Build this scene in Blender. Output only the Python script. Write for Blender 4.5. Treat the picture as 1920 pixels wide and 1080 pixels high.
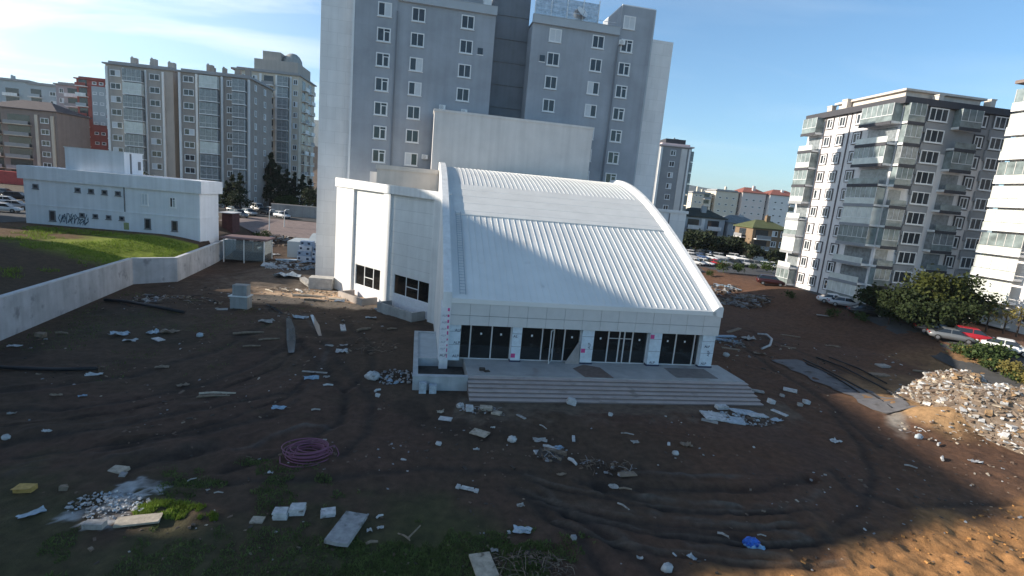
import bpy, bmesh, math, random
import numpy as np
from mathutils import Matrix, Vector
random.seed(7); RNG = np.random.default_rng(11)
for o in list(bpy.data.objects): bpy.data.objects.remove(o)
SC = bpy.context.scene; COL = SC.collection
R = math.radians
# ------------------------------------------------------------------ camera
F, PITCH, ROLL, YAW, CAMH = 970.0, R(10.2), R(-5.2), R(10.9), 14.0
fwd = np.array([0, math.cos(PITCH), -math.sin(PITCH)]); dn = np.array([0, -math.sin(PITCH), -math.cos(PITCH)]); rt = np.array([1., 0, 0])
CR = math.cos(ROLL)*rt + math.sin(ROLL)*dn; CD = -math.sin(ROLL)*rt + math.cos(ROLL)*dn
cam = bpy.data.cameras.new('camera'); camo = bpy.data.objects.new('camera', cam); COL.objects.link(camo)
camo.matrix_world = Matrix(((CR[0], -CD[0], -fwd[0], 0), (CR[1], -CD[1], -fwd[1], 0), (CR[2], -CD[2], -fwd[2], CAMH), (0, 0, 0, 1)))
cam.sensor_width = 36; cam.lens = F/1920*36; cam.clip_start = .5; cam.clip_end = 20000
SC.camera = camo
# ------------------------------------------------------------------ light
SUN_AZ, SUN_EL = R(-90), R(20)          # azimuth from +Y towards +X
SD = Vector((math.sin(SUN_AZ)*math.cos(SUN_EL), math.cos(SUN_AZ)*math.cos(SUN_EL), math.sin(SUN_EL)))
W = bpy.data.worlds.new('World'); SC.world = W; W.use_nodes = True
nt = W.node_tree; nt.nodes.clear()
def N(t, **k):
    n = nt.nodes.new(t)
    for a, b in k.items(): setattr(n, a, b)
    return n
wo = N('ShaderNodeOutputWorld'); bg = N('ShaderNodeBackground'); sky = N('ShaderNodeTexSky')
sky.sky_type = 'NISHITA'; sky.sun_disc = False; sky.sun_elevation = SUN_EL; sky.sun_rotation = SUN_AZ
sky.air_density = 1.0; sky.dust_density = .5; sky.ozone_density = 1.6; sky.altitude = 100
bg.inputs['Strength'].default_value = .105
# thin cirrus, denser towards the sun side and the horizon
tc = N('ShaderNodeTexCoord'); sep = N('ShaderNodeSeparateXYZ'); nt.links.new(tc.outputs['Generated'], sep.inputs[0])
def Mth(op, a, b=None, c=None):
    n = N('ShaderNodeMath', operation=op); n.use_clamp = False
    for i, v in enumerate((a, b, c)):
        if v is None: continue
        if isinstance(v, (int, float)): n.inputs[i].default_value = v
        else: nt.links.new(v, n.inputs[i])
    return n.outputs[0]
zc = Mth('ADD', Mth('MAXIMUM', sep.outputs[2], 0), .12)
cx = Mth('DIVIDE', sep.outputs[0], zc); cy = Mth('DIVIDE', sep.outputs[1], zc)
cmb = N('ShaderNodeCombineXYZ'); nt.links.new(Mth('MULTIPLY', cx, .55), cmb.inputs[0]); nt.links.new(Mth('MULTIPLY', cy, 1.3), cmb.inputs[1])
nz = N('ShaderNodeTexNoise'); nz.inputs['Scale'].default_value = 1.1; nz.inputs['Detail'].default_value = 7; nz.inputs['Roughness'].default_value = .56; nz.inputs['Distortion'].default_value = .5
nt.links.new(cmb.outputs[0], nz.inputs['Vector'])
mr = N('ShaderNodeMapRange'); nt.links.new(nz.outputs[0], mr.inputs[0]); mr.inputs[1].default_value = .47; mr.inputs[2].default_value = .72
side = N('ShaderNodeMapRange'); nt.links.new(sep.outputs[0], side.inputs[0]); side.inputs[1].default_value = -.1; side.inputs[2].default_value = -.62; side.inputs[3].default_value = .10; side.inputs[4].default_value = .85
lowf = N('ShaderNodeMapRange'); lowf.interpolation_type = 'SMOOTHSTEP'; nt.links.new(sep.outputs[2], lowf.inputs[0]); lowf.inputs[1].default_value = .38; lowf.inputs[2].default_value = .72; lowf.inputs[3].default_value = 1.0; lowf.inputs[4].default_value = 0.0
cf = Mth('MULTIPLY', Mth('MULTIPLY', mr.outputs[0], side.outputs[0]), Mth('ADD', Mth('MULTIPLY', lowf.outputs[0], .9), .1))
gain = Mth('ADD', Mth('MULTIPLY', lowf.outputs[0], .50), .60)       # clear winter sky: pale towards the horizon, deep overhead
vm = N('ShaderNodeVectorMath', operation='SCALE'); nt.links.new(sky.outputs[0], vm.inputs[0]); nt.links.new(gain, vm.inputs[3])
veil = N('ShaderNodeMapRange'); nt.links.new(sep.outputs[0], veil.inputs[0]); veil.inputs[1].default_value = -.22; veil.inputs[2].default_value = -.72; veil.inputs[3].default_value = 0; veil.inputs[4].default_value = .34
cf2 = Mth('MINIMUM', Mth('ADD', cf, Mth('MULTIPLY', veil.outputs[0], lowf.outputs[0])), .95)
mx = N('ShaderNodeMix', data_type='RGBA'); nt.links.new(cf2, mx.inputs[0]); tint = N('ShaderNodeMix', data_type='RGBA', blend_type='MULTIPLY'); tint.inputs[0].default_value = 1; nt.links.new(vm.outputs[0], tint.inputs[6]); tint.inputs[7].default_value = (.70, .97, 1.13, 1)
nt.links.new(tint.outputs[2], mx.inputs[6]); mx.inputs[7].default_value = (7.6, 7.9, 8.0, 1)
nt.links.new(mx.outputs[2], bg.inputs[0]); nt.links.new(bg.outputs[0], wo.inputs[0])
sl = bpy.data.lights.new('sun', 'SUN'); sl.energy = 5.0; sl.angle = R(.55); sl.color = (1, .90, .76)
so = bpy.data.objects.new('sun', sl); COL.objects.link(so); so.rotation_euler = SD.to_track_quat('Z', 'Y').to_euler(); so.location = (-200, 60, 120)
vs = SC.view_settings; vs.view_transform = 'Standard'; vs.look = 'None'; vs.exposure = .74; vs.gamma = 1
SC.render.engine = 'CYCLES'
# ------------------------------------------------------------------ materials
MATS = {}
def mat(name, col, rough=.8, var=.18, scale=1.2, bump=0, bscale=20, metal=0, spec=.4, streak=0, lines=None, dirt=None, attr=None):
    """procedural material: colour x noise (world space), optional vertical streaks, panel joints, bump"""
    if name in MATS: return MATS[name]
    m = bpy.data.materials.new(name); MATS[name] = m; m.use_nodes = True
    t = m.node_tree; p = t.nodes['Principled BSDF']; L = t.links.new
    p.inputs['Roughness'].default_value = rough; p.inputs['Metallic'].default_value = metal; p.inputs['Specular IOR Level'].default_value = spec
    g = t.nodes.new('ShaderNodeNewGeometry')
    n = t.nodes.new('ShaderNodeTexNoise'); n.inputs['Scale'].default_value = scale; n.inputs['Detail'].default_value = 5; n.inputs['Roughness'].default_value = .6
    L(g.outputs['Position'], n.inputs['Vector'])
    r = t.nodes.new('ShaderNodeMapRange'); L(n.outputs[0], r.inputs[0]); r.inputs[1].default_value = .3; r.inputs[2].default_value = .7; r.inputs[3].default_value = 1-var; r.inputs[4].default_value = 1+var
    fac = r.outputs[0]
    if streak:
        mp = t.nodes.new('ShaderNodeMapping'); L(g.outputs['Position'], mp.inputs[0]); mp.inputs['Scale'].default_value = (1.6, 1.6, .06)
        n2 = t.nodes.new('ShaderNodeTexNoise'); n2.inputs['Scale'].default_value = 1; n2.inputs['Detail'].default_value = 4; L(mp.outputs[0], n2.inputs['Vector'])
        r2 = t.nodes.new('ShaderNodeMapRange'); L(n2.outputs[0], r2.inputs[0]); r2.inputs[1].default_value = .35; r2.inputs[2].default_value = .7; r2.inputs[3].default_value = 1+streak*.4; r2.inputs[4].default_value = 1-streak
        mu = t.nodes.new('ShaderNodeMath'); mu.operation = 'MULTIPLY'; L(fac, mu.inputs[0]); L(r2.outputs[0], mu.inputs[1]); fac = mu.outputs[0]
    mul = t.nodes.new('ShaderNodeMix'); mul.data_type = 'RGBA'; mul.blend_type = 'MULTIPLY'; mul.inputs[0].default_value = 1
    if attr:
        a = t.nodes.new('ShaderNodeAttribute'); a.attribute_name = attr; L(a.outputs['Color'], mul.inputs[6])
    else: mul.inputs[6].default_value = (*col, 1)
    cm = t.nodes.new('ShaderNodeCombineColor'); [L(fac, cm.inputs[i]) for i in range(3)]
    L(cm.outputs[0], mul.inputs[7]); out = mul.outputs[2]
    if lines:                                   # panel joints: (width, height, joint, darkness)
        tcn = t.nodes.new('ShaderNodeTexCoord'); s = t.nodes.new('ShaderNodeSeparateXYZ'); L(tcn.outputs['Object'], s.inputs[0])
        ad = t.nodes.new('ShaderNodeMath'); L(s.outputs[0], ad.inputs[0]); L(s.outputs[1], ad.inputs[1])
        cb = t.nodes.new('ShaderNodeCombineXYZ'); L(ad.outputs[0], cb.inputs[0]); L(s.outputs[2], cb.inputs[1])
        b = t.nodes.new('ShaderNodeTexBrick'); L(cb.outputs[0], b.inputs['Vector']); b.offset = lines[4] if len(lines) > 4 else 0
        b.inputs['Scale'].default_value = 1; b.inputs['Brick Width'].default_value = lines[0]; b.inputs['Row Height'].default_value = lines[1]; b.inputs['Mortar Size'].default_value = lines[2]; b.inputs['Mortar Smooth'].default_value = .1
        b.inputs['Color1'].default_value = (1, 1, 1, 1); b.inputs['Color2'].default_value = (.93, .93, .93, 1); b.inputs['Mortar'].default_value = (lines[3],)*3+(1,)
        m2 = t.nodes.new('ShaderNodeMix'); m2.data_type = 'RGBA'; m2.blend_type = 'MULTIPLY'; m2.inputs[0].default_value = 1; L(out, m2.inputs[6]); L(b.outputs[0], m2.inputs[7]); out = m2.outputs[2]
    if dirt:                                    # stains: (colour, threshold, scale)
        n3 = t.nodes.new('ShaderNodeTexNoise'); n3.inputs['Scale'].default_value = dirt[2]; n3.inputs['Detail'].default_value = 6; L(g.outputs['Position'], n3.inputs['Vector'])
        r3 = t.nodes.new('ShaderNodeMapRange'); L(n3.outputs[0], r3.inputs[0]); r3.inputs[1].default_value = dirt[1]; r3.inputs[2].default_value = dirt[1]+.12; r3.inputs[4].default_value = .8
        m3 = t.nodes.new('ShaderNodeMix'); m3.data_type = 'RGBA'; L(r3.outputs[0], m3.inputs[0]); L(out, m3.inputs[6]); m3.inputs[7].default_value = (*dirt[0], 1); out = m3.outputs[2]
    L(out, p.inputs['Base Color'])
    if bump:
        n4 = t.nodes.new('ShaderNodeTexNoise'); n4.inputs['Scale'].default_value = bscale; n4.inputs['Detail'].default_value = 6; n4.inputs['Roughness'].default_value = .65; L(g.outputs['Position'], n4.inputs['Vector'])
        bp = t.nodes.new('ShaderNodeBump'); bp.inputs['Strength'].default_value = 1; bp.inputs['Distance'].default_value = bump; L(n4.outputs[0], bp.inputs['Height']); L(bp.outputs[0], p.inputs['Normal'])
    return m
def glassmat(name, tint=(.75, .8, .8), trans=.55):
    if name in MATS: return MATS[name]
    m = bpy.data.materials.new(name); MATS[name] = m; m.use_nodes = True; t = m.node_tree; t.nodes.clear(); L = t.links.new
    o = t.nodes.new('ShaderNodeOutputMaterial'); tr = t.nodes.new('ShaderNodeBsdfTransparent'); gl = t.nodes.new('ShaderNodeBsdfGlossy'); df = t.nodes.new('ShaderNodeBsdfDiffuse')
    tr.inputs[0].default_value = (*tint, 1); gl.inputs['Roughness'].default_value = .03; df.inputs[0].default_value = (*[c*.5 for c in tint], 1)
    fr = t.nodes.new('ShaderNodeFresnel'); fr.inputs[0].default_value = 1.5
    m1 = t.nodes.new('ShaderNodeMixShader'); m1.inputs[0].default_value = 1-trans; L(tr.outputs[0], m1.inputs[1]); L(df.outputs[0], m1.inputs[2])
    m2 = t.nodes.new('ShaderNodeMixShader'); L(fr.outputs[0], m2.inputs[0]); L(m1.outputs[0], m2.inputs[1]); L(gl.outputs[0], m2.inputs[2]); L(m2.outputs[0], o.inputs[0])
    return m
M_WHITE = mat('white_cladding', (.80, .80, .79), .55, .07, .6, streak=.14, dirt=((.52, .49, .45), .70, .35))
M_ROOF = mat('roof_sheet', (.76, .76, .74), .5, .09, .22, dirt=((.52, .50, .47), .66, .5))
M_FASCIA = mat('fascia_panel', (.62, .62, .61), .4, .05, 1.5)
M_JOINT = mat('panel_joint', (.18, .18, .19), .8)
M_WINGP = mat('wing_panel', (.78, .79, .78), .5, .05, .8, lines=(6.4, 1.25, .022, .72), streak=.08)
M_FLY = mat('grey_render', (.66, .635, .615), .85, .06, .5, streak=.08)
M_BEIGE = mat('pink_render', (.62, .56, .50), .85, .07, .6, streak=.1)
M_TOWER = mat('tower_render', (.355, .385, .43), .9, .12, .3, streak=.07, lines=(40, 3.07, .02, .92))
M_TOWERD = mat('tower_recess_shade', (.20, .22, .25), .9, .12, .4, streak=.1)  # recess shade put into a darker tower colour, shared with downpipes
M_TPANEL = mat('tower_side_panel', (.80, .80, .805), .7, .05, .5, lines=(2.3, 1.55, .02, .80, .5), streak=.06)
M_TBAND = mat('tower_parapet', (.42, .46, .50), .7, .06, .6)
M_FRAME = mat('white_frame', (.78, .79, .80), .45, .04, 3)
M_PANE = mat('window_pane', (.035, .042, .05), .08, .3, .8, spec=.6)
M_PANE2 = mat('window_pane_curtained', (.22, .24, .25), .15, .35, 2.2, spec=.6)
M_BLACK = mat('dark_opening', (.008, .008, .009), .9)
M_BLIND = mat('roller_blind', (.60, .63, .66), .6, .06, 2)
M_CONC = mat('concrete', (.36, .36, .35), .9, .16, .8, bump=.01, bscale=12, streak=.2)
M_WALLC = mat('retaining_wall_concrete', (.47, .47, .485), .9, .18, .5, bump=.01, bscale=10, streak=.15, dirt=((.22, .22, .23), .60, .9))
M_STEP = mat('step_stone', (.22, .18, .17), .6, .12, 1.5, lines=(1.2, 5, .012, .8), dirt=((.24, .19, .16), .6, .8))
M_PLAT = mat('platform_stone', (.38, .37, .36), .6, .14, 1.0, dirt=((.22, .17, .14), .58, .5))
M_DARKROOM = mat('dark_interior', (.12, .10, .088), .9, .3, .6)
M_FILM = mat('protective_film', (.62, .70, .76), .3, .12, 3)
M_FILMW = mat('printed_film', (.74, .74, .77), .35, .10, 5, dirt=((.55, .12, .25), .68, 2.5))
M_PINK = mat('film_logo', (.62, .08, .25), .4)
M_INK = mat('film_ink', (.03, .04, .08), .5)
M_ALU = mat('aluminium', (.68, .69, .70), .35, .06, 3, metal=.4)
M_GLASS = glassmat('hall_glass', (.62, .64, .66), .97)
M_KGLASS = glassmat('kiosk_glass', (.65, .75, .78), .7)
M_BGLASS = mat('balcony_glass', (.20, .24, .24), .1, .45, .8, spec=.6)
M_BWHITE = mat('balcony_glass_curtain', (.62, .65, .61), .2, .14, 1.2, spec=.5)
M_TIN = mat('roof_tin', (.30, .30, .31), .6, .12, 1, metal=.2)
M_TILE = mat('roof_tiles', (.27, .10, .075), .85, .2, 2)
M_REDW = mat('red_render', (.33, .10, .085), .9, .12, .5)
M_BUSH = None
# ------------------------------------------------------------------ mesh helper
class MB:
    def __init__(s, M=None): s.v = []; s.f = []; s.mi = []; s.M = M; s.k = 0
    def add(s, vs, fs):
        b = len(s.v); s.v += [tuple(p) for p in vs]; s.f += [tuple(i+b for i in f) for f in fs]; s.mi += [s.k]*len(fs); return s
    def box(s, x0, x1, y0, y1, z0, z1):
        return s.add([(x0, y0, z0), (x1, y0, z0), (x1, y1, z0), (x0, y1, z0), (x0, y0, z1), (x1, y0, z1), (x1, y1, z1), (x0, y1, z1)],
                     [(3, 2, 1, 0), (4, 5, 6, 7), (0, 1, 5, 4), (1, 2, 6, 5), (2, 3, 7, 6), (3, 0, 4, 7)])
    def prism(s, poly, z0, z1):
        n = len(poly); z0 = z0 if hasattr(z0, '__len__') else [z0]*n; z1 = z1 if hasattr(z1, '__len__') else [z1]*n
        return s.add([(p[0], p[1], z0[i]) for i, p in enumerate(poly)]+[(p[0], p[1], z1[i]) for i, p in enumerate(poly)],
                     [tuple(range(n-1, -1, -1)), tuple(range(n, 2*n))]+[(i, (i+1) % n, n+(i+1) % n, n+i) for i in range(n)])
    def prismx(s, poly, x0, x1):                  # polygon in (y,z) extruded along x
        n = len(poly)
        return s.add([(x0, p[0], p[1]) for p in poly]+[(x1, p[0], p[1]) for p in poly],
                     [tuple(range(n-1, -1, -1)), tuple(range(n, 2*n))]+[(i, (i+1) % n, n+(i+1) % n, n+i) for i in range(n)])
    def tube(s, path, r, n=6, closed=False):
        P = [Vector(p) for p in path]; rings = []; m = len(P)
        rr = r if hasattr(r, '__len__') else [r]*m
        for i, p in enumerate(P):
            a = P[(i-1) % m] if (i or closed) else p; b = P[(i+1) % m] if (i < m-1 or closed) else p
            d = (b-a).normalized(); up = Vector((0, 0, 1)) if abs(d.z) < .95 else Vector((1, 0, 0))
            x = d.cross(up).normalized(); y = x.cross(d)
            rings.append([p+(x*math.cos(2*math.pi*j/n)+y*math.sin(2*math.pi*j/n))*rr[i] for j in range(n)])
        vs = [q for rg in rings for q in rg]; fs = []
        for i in range(m if closed else m-1):
            k = (i+1) % m
            fs += [(i*n+j, i*n+(j+1) % n, k*n+(j+1) % n, k*n+j) for j in range(n)]
        if not closed: fs += [tuple(range(n-1, -1, -1)), tuple(range((m-1)*n, m*n))]
        return s.add(vs, fs)
    def cyl(s, c, r, h, n=12, r2=None):
        r2 = r if r2 is None else r2
        return s.add([(c[0]+r*math.cos(2*math.pi*i/n), c[1]+r*math.sin(2*math.pi*i/n), c[2]) for i in range(n)]+[(c[0]+r2*math.cos(2*math.pi*i/n), c[1]+r2*math.sin(2*math.pi*i/n), c[2]+h) for i in range(n)],
                     [tuple(range(n-1, -1, -1)), tuple(range(n, 2*n))]+[(i, (i+1) % n, n+(i+1) % n, n+i) for i in range(n)])
    def chunk(s, c, sx, sy, sz, rot=0, tilt=0, j=.25):  # irregular broken block
        M = Matrix.Translation(c) @ Matrix.Rotation(rot, 4, 'Z') @ Matrix.Rotation(tilt, 4, 'Y')
        vs = [M @ Vector((x*sx/2*(1-j*random.random()), y*sy/2*(1-j*random.random()), z*sz/2*(1-j*random.random()))) for z in (-1, 1) for (x, y) in ((-1, -1), (1, -1), (1, 1), (-1, 1))]
        return s.add(vs, [(3, 2, 1, 0), (4, 5, 6, 7), (0, 1, 5, 4), (1, 2, 6, 5), (2, 3, 7, 6), (3, 0, 4, 7)])
    def build(s, name, m, parent=None, smooth=False):
        me = bpy.data.meshes.new(name)
        vs = [s.M @ Vector(p) for p in s.v] if s.M is not None else s.v
        me.from_pydata([tuple(p) for p in vs], [], s.f)
        for q in (m if isinstance(m, (list, tuple)) else [m]): me.materials.append(q)
        if isinstance(m, (list, tuple)): me.polygons.foreach_set('material_index', s.mi)
        if smooth: me.polygons.foreach_set('use_smooth', [True]*len(me.polygons))
        me.update(); return link(name, me, parent)
def link(name, me, parent=None):
    o = bpy.data.objects.new(name, me); COL.objects.link(o)
    if parent is not None: o.parent = parent
    return o
def tag(o, label, cat=None, group=None, kind=None):
    if label: o['label'] = label
    if cat: o['category'] = cat
    if group: o['group'] = group
    if kind: o['kind'] = kind
    return o
def thing(name, label, cat, loc=(0, 0, 0), rz=0, group=None):
    o = bpy.data.objects.new(name, None); COL.objects.link(o); o.location = loc; o.rotation_euler = (0, 0, rz); o.empty_display_size = .5
    return tag(o, label, cat, group)
def struct(o): o['kind'] = 'structure'; return o
def dup(o, parent=None):
    c = o.copy(); COL.objects.link(c)
    if parent is not None: c.parent = parent
    for ch in list(o.children): dup(ch, c)
    return c
# ------------------------------------------------------------------ terrain
def sstep(x): x = np.clip(x, 0, 1); return x*x*(3-2*x)
def vnoise(x, y, seed=0):
    xi = np.floor(x).astype(np.int64); yi = np.floor(y).astype(np.int64); xf = x-xi; yf = y-yi
    def h(a, b):
        n = (a*374761393+b*668265263+seed*974634321) & 0x7fffffff; n = ((n ^ (n >> 13))*1274126177) & 0x7fffffff
        return ((n ^ (n >> 16)) & 0xffff)/65535.
    u = xf*xf*(3-2*xf); v = yf*yf*(3-2*yf)
    return (h(xi, yi)*(1-u)+h(xi+1, yi)*u)*(1-v)+(h(xi, yi+1)*(1-u)+h(xi+1, yi+1)*u)*v
def fbm(x, y, oct=4, seed=0):
    a = 1; t = 0; s = 0
    for i in range(oct): t = t+a*vnoise(x*2**i, y*2**i, seed+i); s += a; a *= .55
    return t/s
WX = lambda y: np.interp(y, [0, 57.93, 61.38, 86.97], [-27, -43.41, -40.55, -47.29])
def base_h(x, y):
    x = np.asarray(x, float); y = np.asarray(y, float)
    zr = 2.5*sstep((x-(62-.35*y))/16)*(y < 400)
    back = np.where(x < 0, 4.3, 2.5)*1.0
    back = 4.3+(2.5-4.3)*sstep((x+20)/40)
    zb = back*sstep((y-74)/50)*sstep((np.abs(x-4)-24)/14+(y > 95)*1.0)
    up = 2.65+1.35*sstep((WX(y)-x)/12+np.clip((y-50)/60, -.3, .4))
    zl = np.where(y < 88, up*sstep((WX(y)-.5-x)/.35), 0)
    z = np.maximum(np.maximum(zr, zb), zl)
    z = np.maximum(z, 4.*sstep((-46-x)/9)*sstep((y-84)/8))
    return z
TRACKS = []      # (pts world xy, half width, depth, colour)
PILE = [(40.5, 45.5, 6.2, 3.6, 2.3), (45.5, 42.5, 6.0, 4.5, 2.2)]
def mounds(x, y):
    z = 0*x
    for (cx_, cy_, rx, ry, hh) in [(33.4, 36.6, 3.0, 1.6, 1.35), (35.2, 35.6, 1.4, 1.0, .4), (31.7, 37.6, 1.2, .9, .35), (32.6, 39.6, 2.6, 1.5, .6), (40, 36.2, 4, 1.6, .7), (-13.5, 25.2, 2.6, .8, -.25), (3.5, 31.6, 2.2, 1.2, .25), (-6.2, 32.0, 2.5, 1.5, -.35), (-22, 24.5, 5, .9, .28), (9, 29.5, 4, 1.0, .2), (-34, 47.5, 4, 2.5, .3)]:
        d = ((x-cx_)/rx)**2+((y-cy_)/ry)**2; z = z+hh*np.exp(-d*1.3)
    return z
def site_mask(x, y): return sstep((x-WX(np.clip(y, 0, 87)))/1.5)*sstep((95-y)/20)*sstep((62-.35*y+14-x)/10)
def hall_mask(x, y):
    u = (x+4)*math.cos(YAW)+(y-38.89)*math.sin(YAW); v = -(x+4)*math.sin(YAW)+(y-38.89)*math.cos(YAW)
    return sstep((np.maximum(np.maximum(-4-u, u-24), np.maximum(-6.8-v, v-40)))/1.5)
def terrain(x, y):
    x = np.asarray(x, float); y = np.asarray(y, float)
    z = base_h(x, y); m = site_mask(x, y)*hall_mask(x, y)
    n = (fbm(x*.22, y*.22, 3, 3)-.5)*.5+(fbm(x*1.1, y*1.1, 3, 9)-.5)*.24
    br = sstep((x-9)/8)*sstep((27-y)/6); n = n+br*(fbm(x*1.7, y*1.7, 3, 21)-.5)*.34
    z = z+m*(n+mounds(x, y))
    return z
def ray(px, py): return (px-960)/F*CR+(py-540)/F*CD+fwd
C0 = np.array([0, 0, CAMH])
def G(px, py):
    """where the line of sight of a photograph point meets the terrain"""
    d = ray(px, py); ts = np.arange(12, 190, .12); P = C0+ts[:, None]*d
    below = P[:, 2] < terrain(P[:, 0], P[:, 1]); i = int(np.argmax(below)) if below.any() else len(ts)-1
    p = P[i]; return Vector((p[0], p[1], float(terrain(p[0], p[1]))))
def atz(px, py, z): d = ray(px, py); t = (z-CAMH)/d[2]; return Vector(C0+t*d)
def aty(px, py, Y): d = ray(px, py); return Vector(C0+Y/d[1]*d)
def mpp(p): return (np.array(p)-C0) @ fwd/F       # metres per photograph pixel at p
# ------------------------------------------------------------------ ground mesh
def trk(pix, hw, dep, col=None, w=.5): 
    pts = np.array([[*atz(px, py, 0)[:2]] for px, py in pix]); TRACKS.append((pts, hw, dep, col, w))
trk([(1150, 922), (1220, 932), (1300, 941), (1400, 946), (1480, 944), (1525, 934), (1535, 922)], .20, .10, (.15, .135, .115), .85)
trk([(1080, 945), (1180, 958), (1300, 972), (1420, 985), (1520, 1004)], .18, .08, (.12, .105, .09), .7)
trk([(1060, 965), (1150, 978), (1290, 996), (1400, 1006)], .28, -.12)
trk([(1120, 915), (1240, 950), (1340, 957), (1470, 958)], .3, -.13)
trk([(1290, 1022), (1380, 1030), (1480, 1042)], .16, .1, (.12, .105, .09), .6)
trk([(1010, 930), (1060, 955), (1120, 990), (1200, 1045), (1260, 1090)], .35, -.14)
trk([(960, 915), (1020, 960), (1100, 1020), (1150, 1090)], .3, -.1)
trk([(1190, 885), (1290, 893), (1400, 893)], .15, .06, (.12, .11, .1), .5)
trk([(440, 842), (520, 815), (570, 803), (610, 800), (618, 808)], .18, .12, (.13, .12, .11), .7)
trk([(200, 845), (300, 828), (420, 800), (520, 780)], .3, -.12)
trk([(0, 830), (150, 815), (300, 785), (420, 760), (560, 735)], .35, -.12)
trk([(0, 770), (160, 765), (330, 735), (470, 690), (560, 640)], .3, -.1)
trk([(250, 875), (330, 852), (400, 835)], .5, -.2)
trk([(570, 590), (600, 625), (615, 655), (600, 690)], .25, -.08, (.14, .13, .12), .6)
trk([(500, 575), (525, 590), (548, 610), (552, 660)], .25, -.07, (.14, .13, .12), .6)
trk([(640, 600), (690, 640), (700, 690), (650, 730)], .3, -.1)
trk([(1380, 640), (1450, 690), (1560, 760), (1650, 840)], .3, -.1)
trk([(1400, 620), (1500, 660), (1640, 720), (1700, 750)], .3, -.08)
trk([(1000, 560+330), (800, 880), (560, 905), (300, 905)], .3, -.08)
trk([(1560, 880), (1600, 920), (1700, 950), (1900, 940)], .3, -.1)
trk([(560, 640), (610, 690), (650, 740), (640, 790), (560, 840), (420, 880)], .3, -.12)
trk([(600, 640), (660, 700), (700, 750), (690, 810), (640, 860)], .3, -.1)
trk([(0, 735), (120, 725), (260, 700), (400, 660), (500, 610)], .35, -.12)
trk([(20, 890), (180, 868), (330, 842), (470, 812)], .3, .10, (.085, .066, .054), .6)
trk([(1000, 900), (1040, 935), (1090, 965), (1160, 1000), (1230, 1050)], .16, .09, (.12, .10, .085), .6)
trk([(1090, 905), (1180, 915), (1290, 918), (1420, 915), (1520, 900)], .3, -.14)
trk([(1240, 1000), (1330, 1012), (1430, 1018), (1540, 1010), (1640, 985)], .3, -.12)
trk([(1560, 770), (1610, 830), (1640, 890), (1620, 950), (1540, 1000)], .3, -.1)
base_t = [(985, 886), (1080, 914), (1180, 934), (1300, 946), (1420, 950), (1535, 940)]
for k_, (dy_, sh) in enumerate([(6, 0), (30, -10), (52, 40), (88, 70)]):
    trk([(x+sh-k_*6, y+dy_+(x-985)*.012*k_) for x, y in base_t], .10, .06, (.14, .115, .092), .75); trk([(x+sh-k_*6, y+dy_+7+(x-985)*.012*k_) for x, y in base_t], .13, -.08)
base_l = [(0, 800), (120, 790), (260, 768), (400, 735), (520, 690), (570, 640)]
for k_, dy_ in enumerate((0, 14, 58, 70)):
    trk([(x+k_*9, y+dy_) for x, y in base_l], .12, [-.09, .05][k_ % 2], None if k_ % 2 == 0 else (.09, .072, .06), .5)
for pix_ in ([(300, 918), (262, 905), (226, 918)], [(245, 910), (222, 930), (200, 955), (165, 966), (128, 972)], [(225, 945), (232, 968), (200, 985), (175, 990)], [(262, 930), (230, 950), (205, 968)]): trk(pix_, .34, .03, (.46, .47, .48), 1.0)
GX = np.concatenate([[-9000, -4000, -2000, -1000, -600, -400, -300, -240], np.arange(-200, -90, 8), np.arange(-90, -52, 1.5), np.arange(-52, -34, .35), np.arange(-34, -22, .3), np.arange(-22, 24, .15), np.arange(24, 34, .25), np.arange(34, 60, .4), np.arange(60, 90, 2), np.arange(90, 200, 10), [200, 260, 400, 700, 1500, 4000, 9000]])
GY = np.concatenate([[-600, -200, -60, -20, 0, 6, 9], np.arange(11, 15, .25), np.arange(15, 29, .13), np.arange(29, 34, .2), np.arange(34, 66, .4), np.arange(66, 100, 1), np.arange(100, 200, 6), [200, 260, 400, 700, 1200, 2500, 5000, 9000]])
XX, YY = np.meshgrid(GX, GY); gx = XX.ravel(); gy = YY.ravel(); gz = terrain(gx, gy)
def lerpc(c, col, w): return c*(1-w[:, None])+np.array(col)*w[:, None]
n1 = fbm(gx*.35, gy*.35, 4, 31); n2 = fbm(gx*1.3, gy*1.3, 4, 41); n3 = fbm(gx*.12, gy*.12, 3, 51)
cc = np.zeros((len(gx), 3))+np.array([.068, .051, .040])
cc = lerpc(cc, (.040, .031, .026), sstep((n1-.5)*5)*.8)
cc = lerpc(cc, (.102, .060, .042), sstep((gx-2+12*(n3-.5))/14)*.9)                      # redder soil on the right half
cc = lerpc(cc, (.085, .055, .046), sstep((n3-.55)*6)*.6)
gr = sstep(1-np.hypot((gx+1.5)/4.2, (gy-17.5)/3.2)+(n1-.5)*1.5)*.85                       # thin grass cover
cc = lerpc(cc, (.055, .070, .027), gr)
gr2 = sstep((23.5-gy)/6+(n1-.5)*3)*sstep((2-gx)/4)*.75
cc = lerpc(cc, (.058, .064, .034), gr2)
gr3 = sstep(1.2-np.hypot((gx+33)/7, (gy-42)/6)+(n1-.5)*1.2)*.5
cc = lerpc(cc, (.055, .058, .040), gr3)
bl = 18.3+.38*(gx-9.5)                                                                    # dry orange soil at right corner, painted brighter up to the sun edge
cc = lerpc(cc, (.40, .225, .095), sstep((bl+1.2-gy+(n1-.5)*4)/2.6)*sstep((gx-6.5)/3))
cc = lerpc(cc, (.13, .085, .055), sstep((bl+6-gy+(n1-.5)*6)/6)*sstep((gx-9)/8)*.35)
pr = sstep(1.6-np.hypot((gx-38)/7, (gy-41)/6)+(n1-.5))                                    # sandy soil by the rubble heap
cc = lerpc(cc, (.27, .185, .105), pr*.85)
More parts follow.
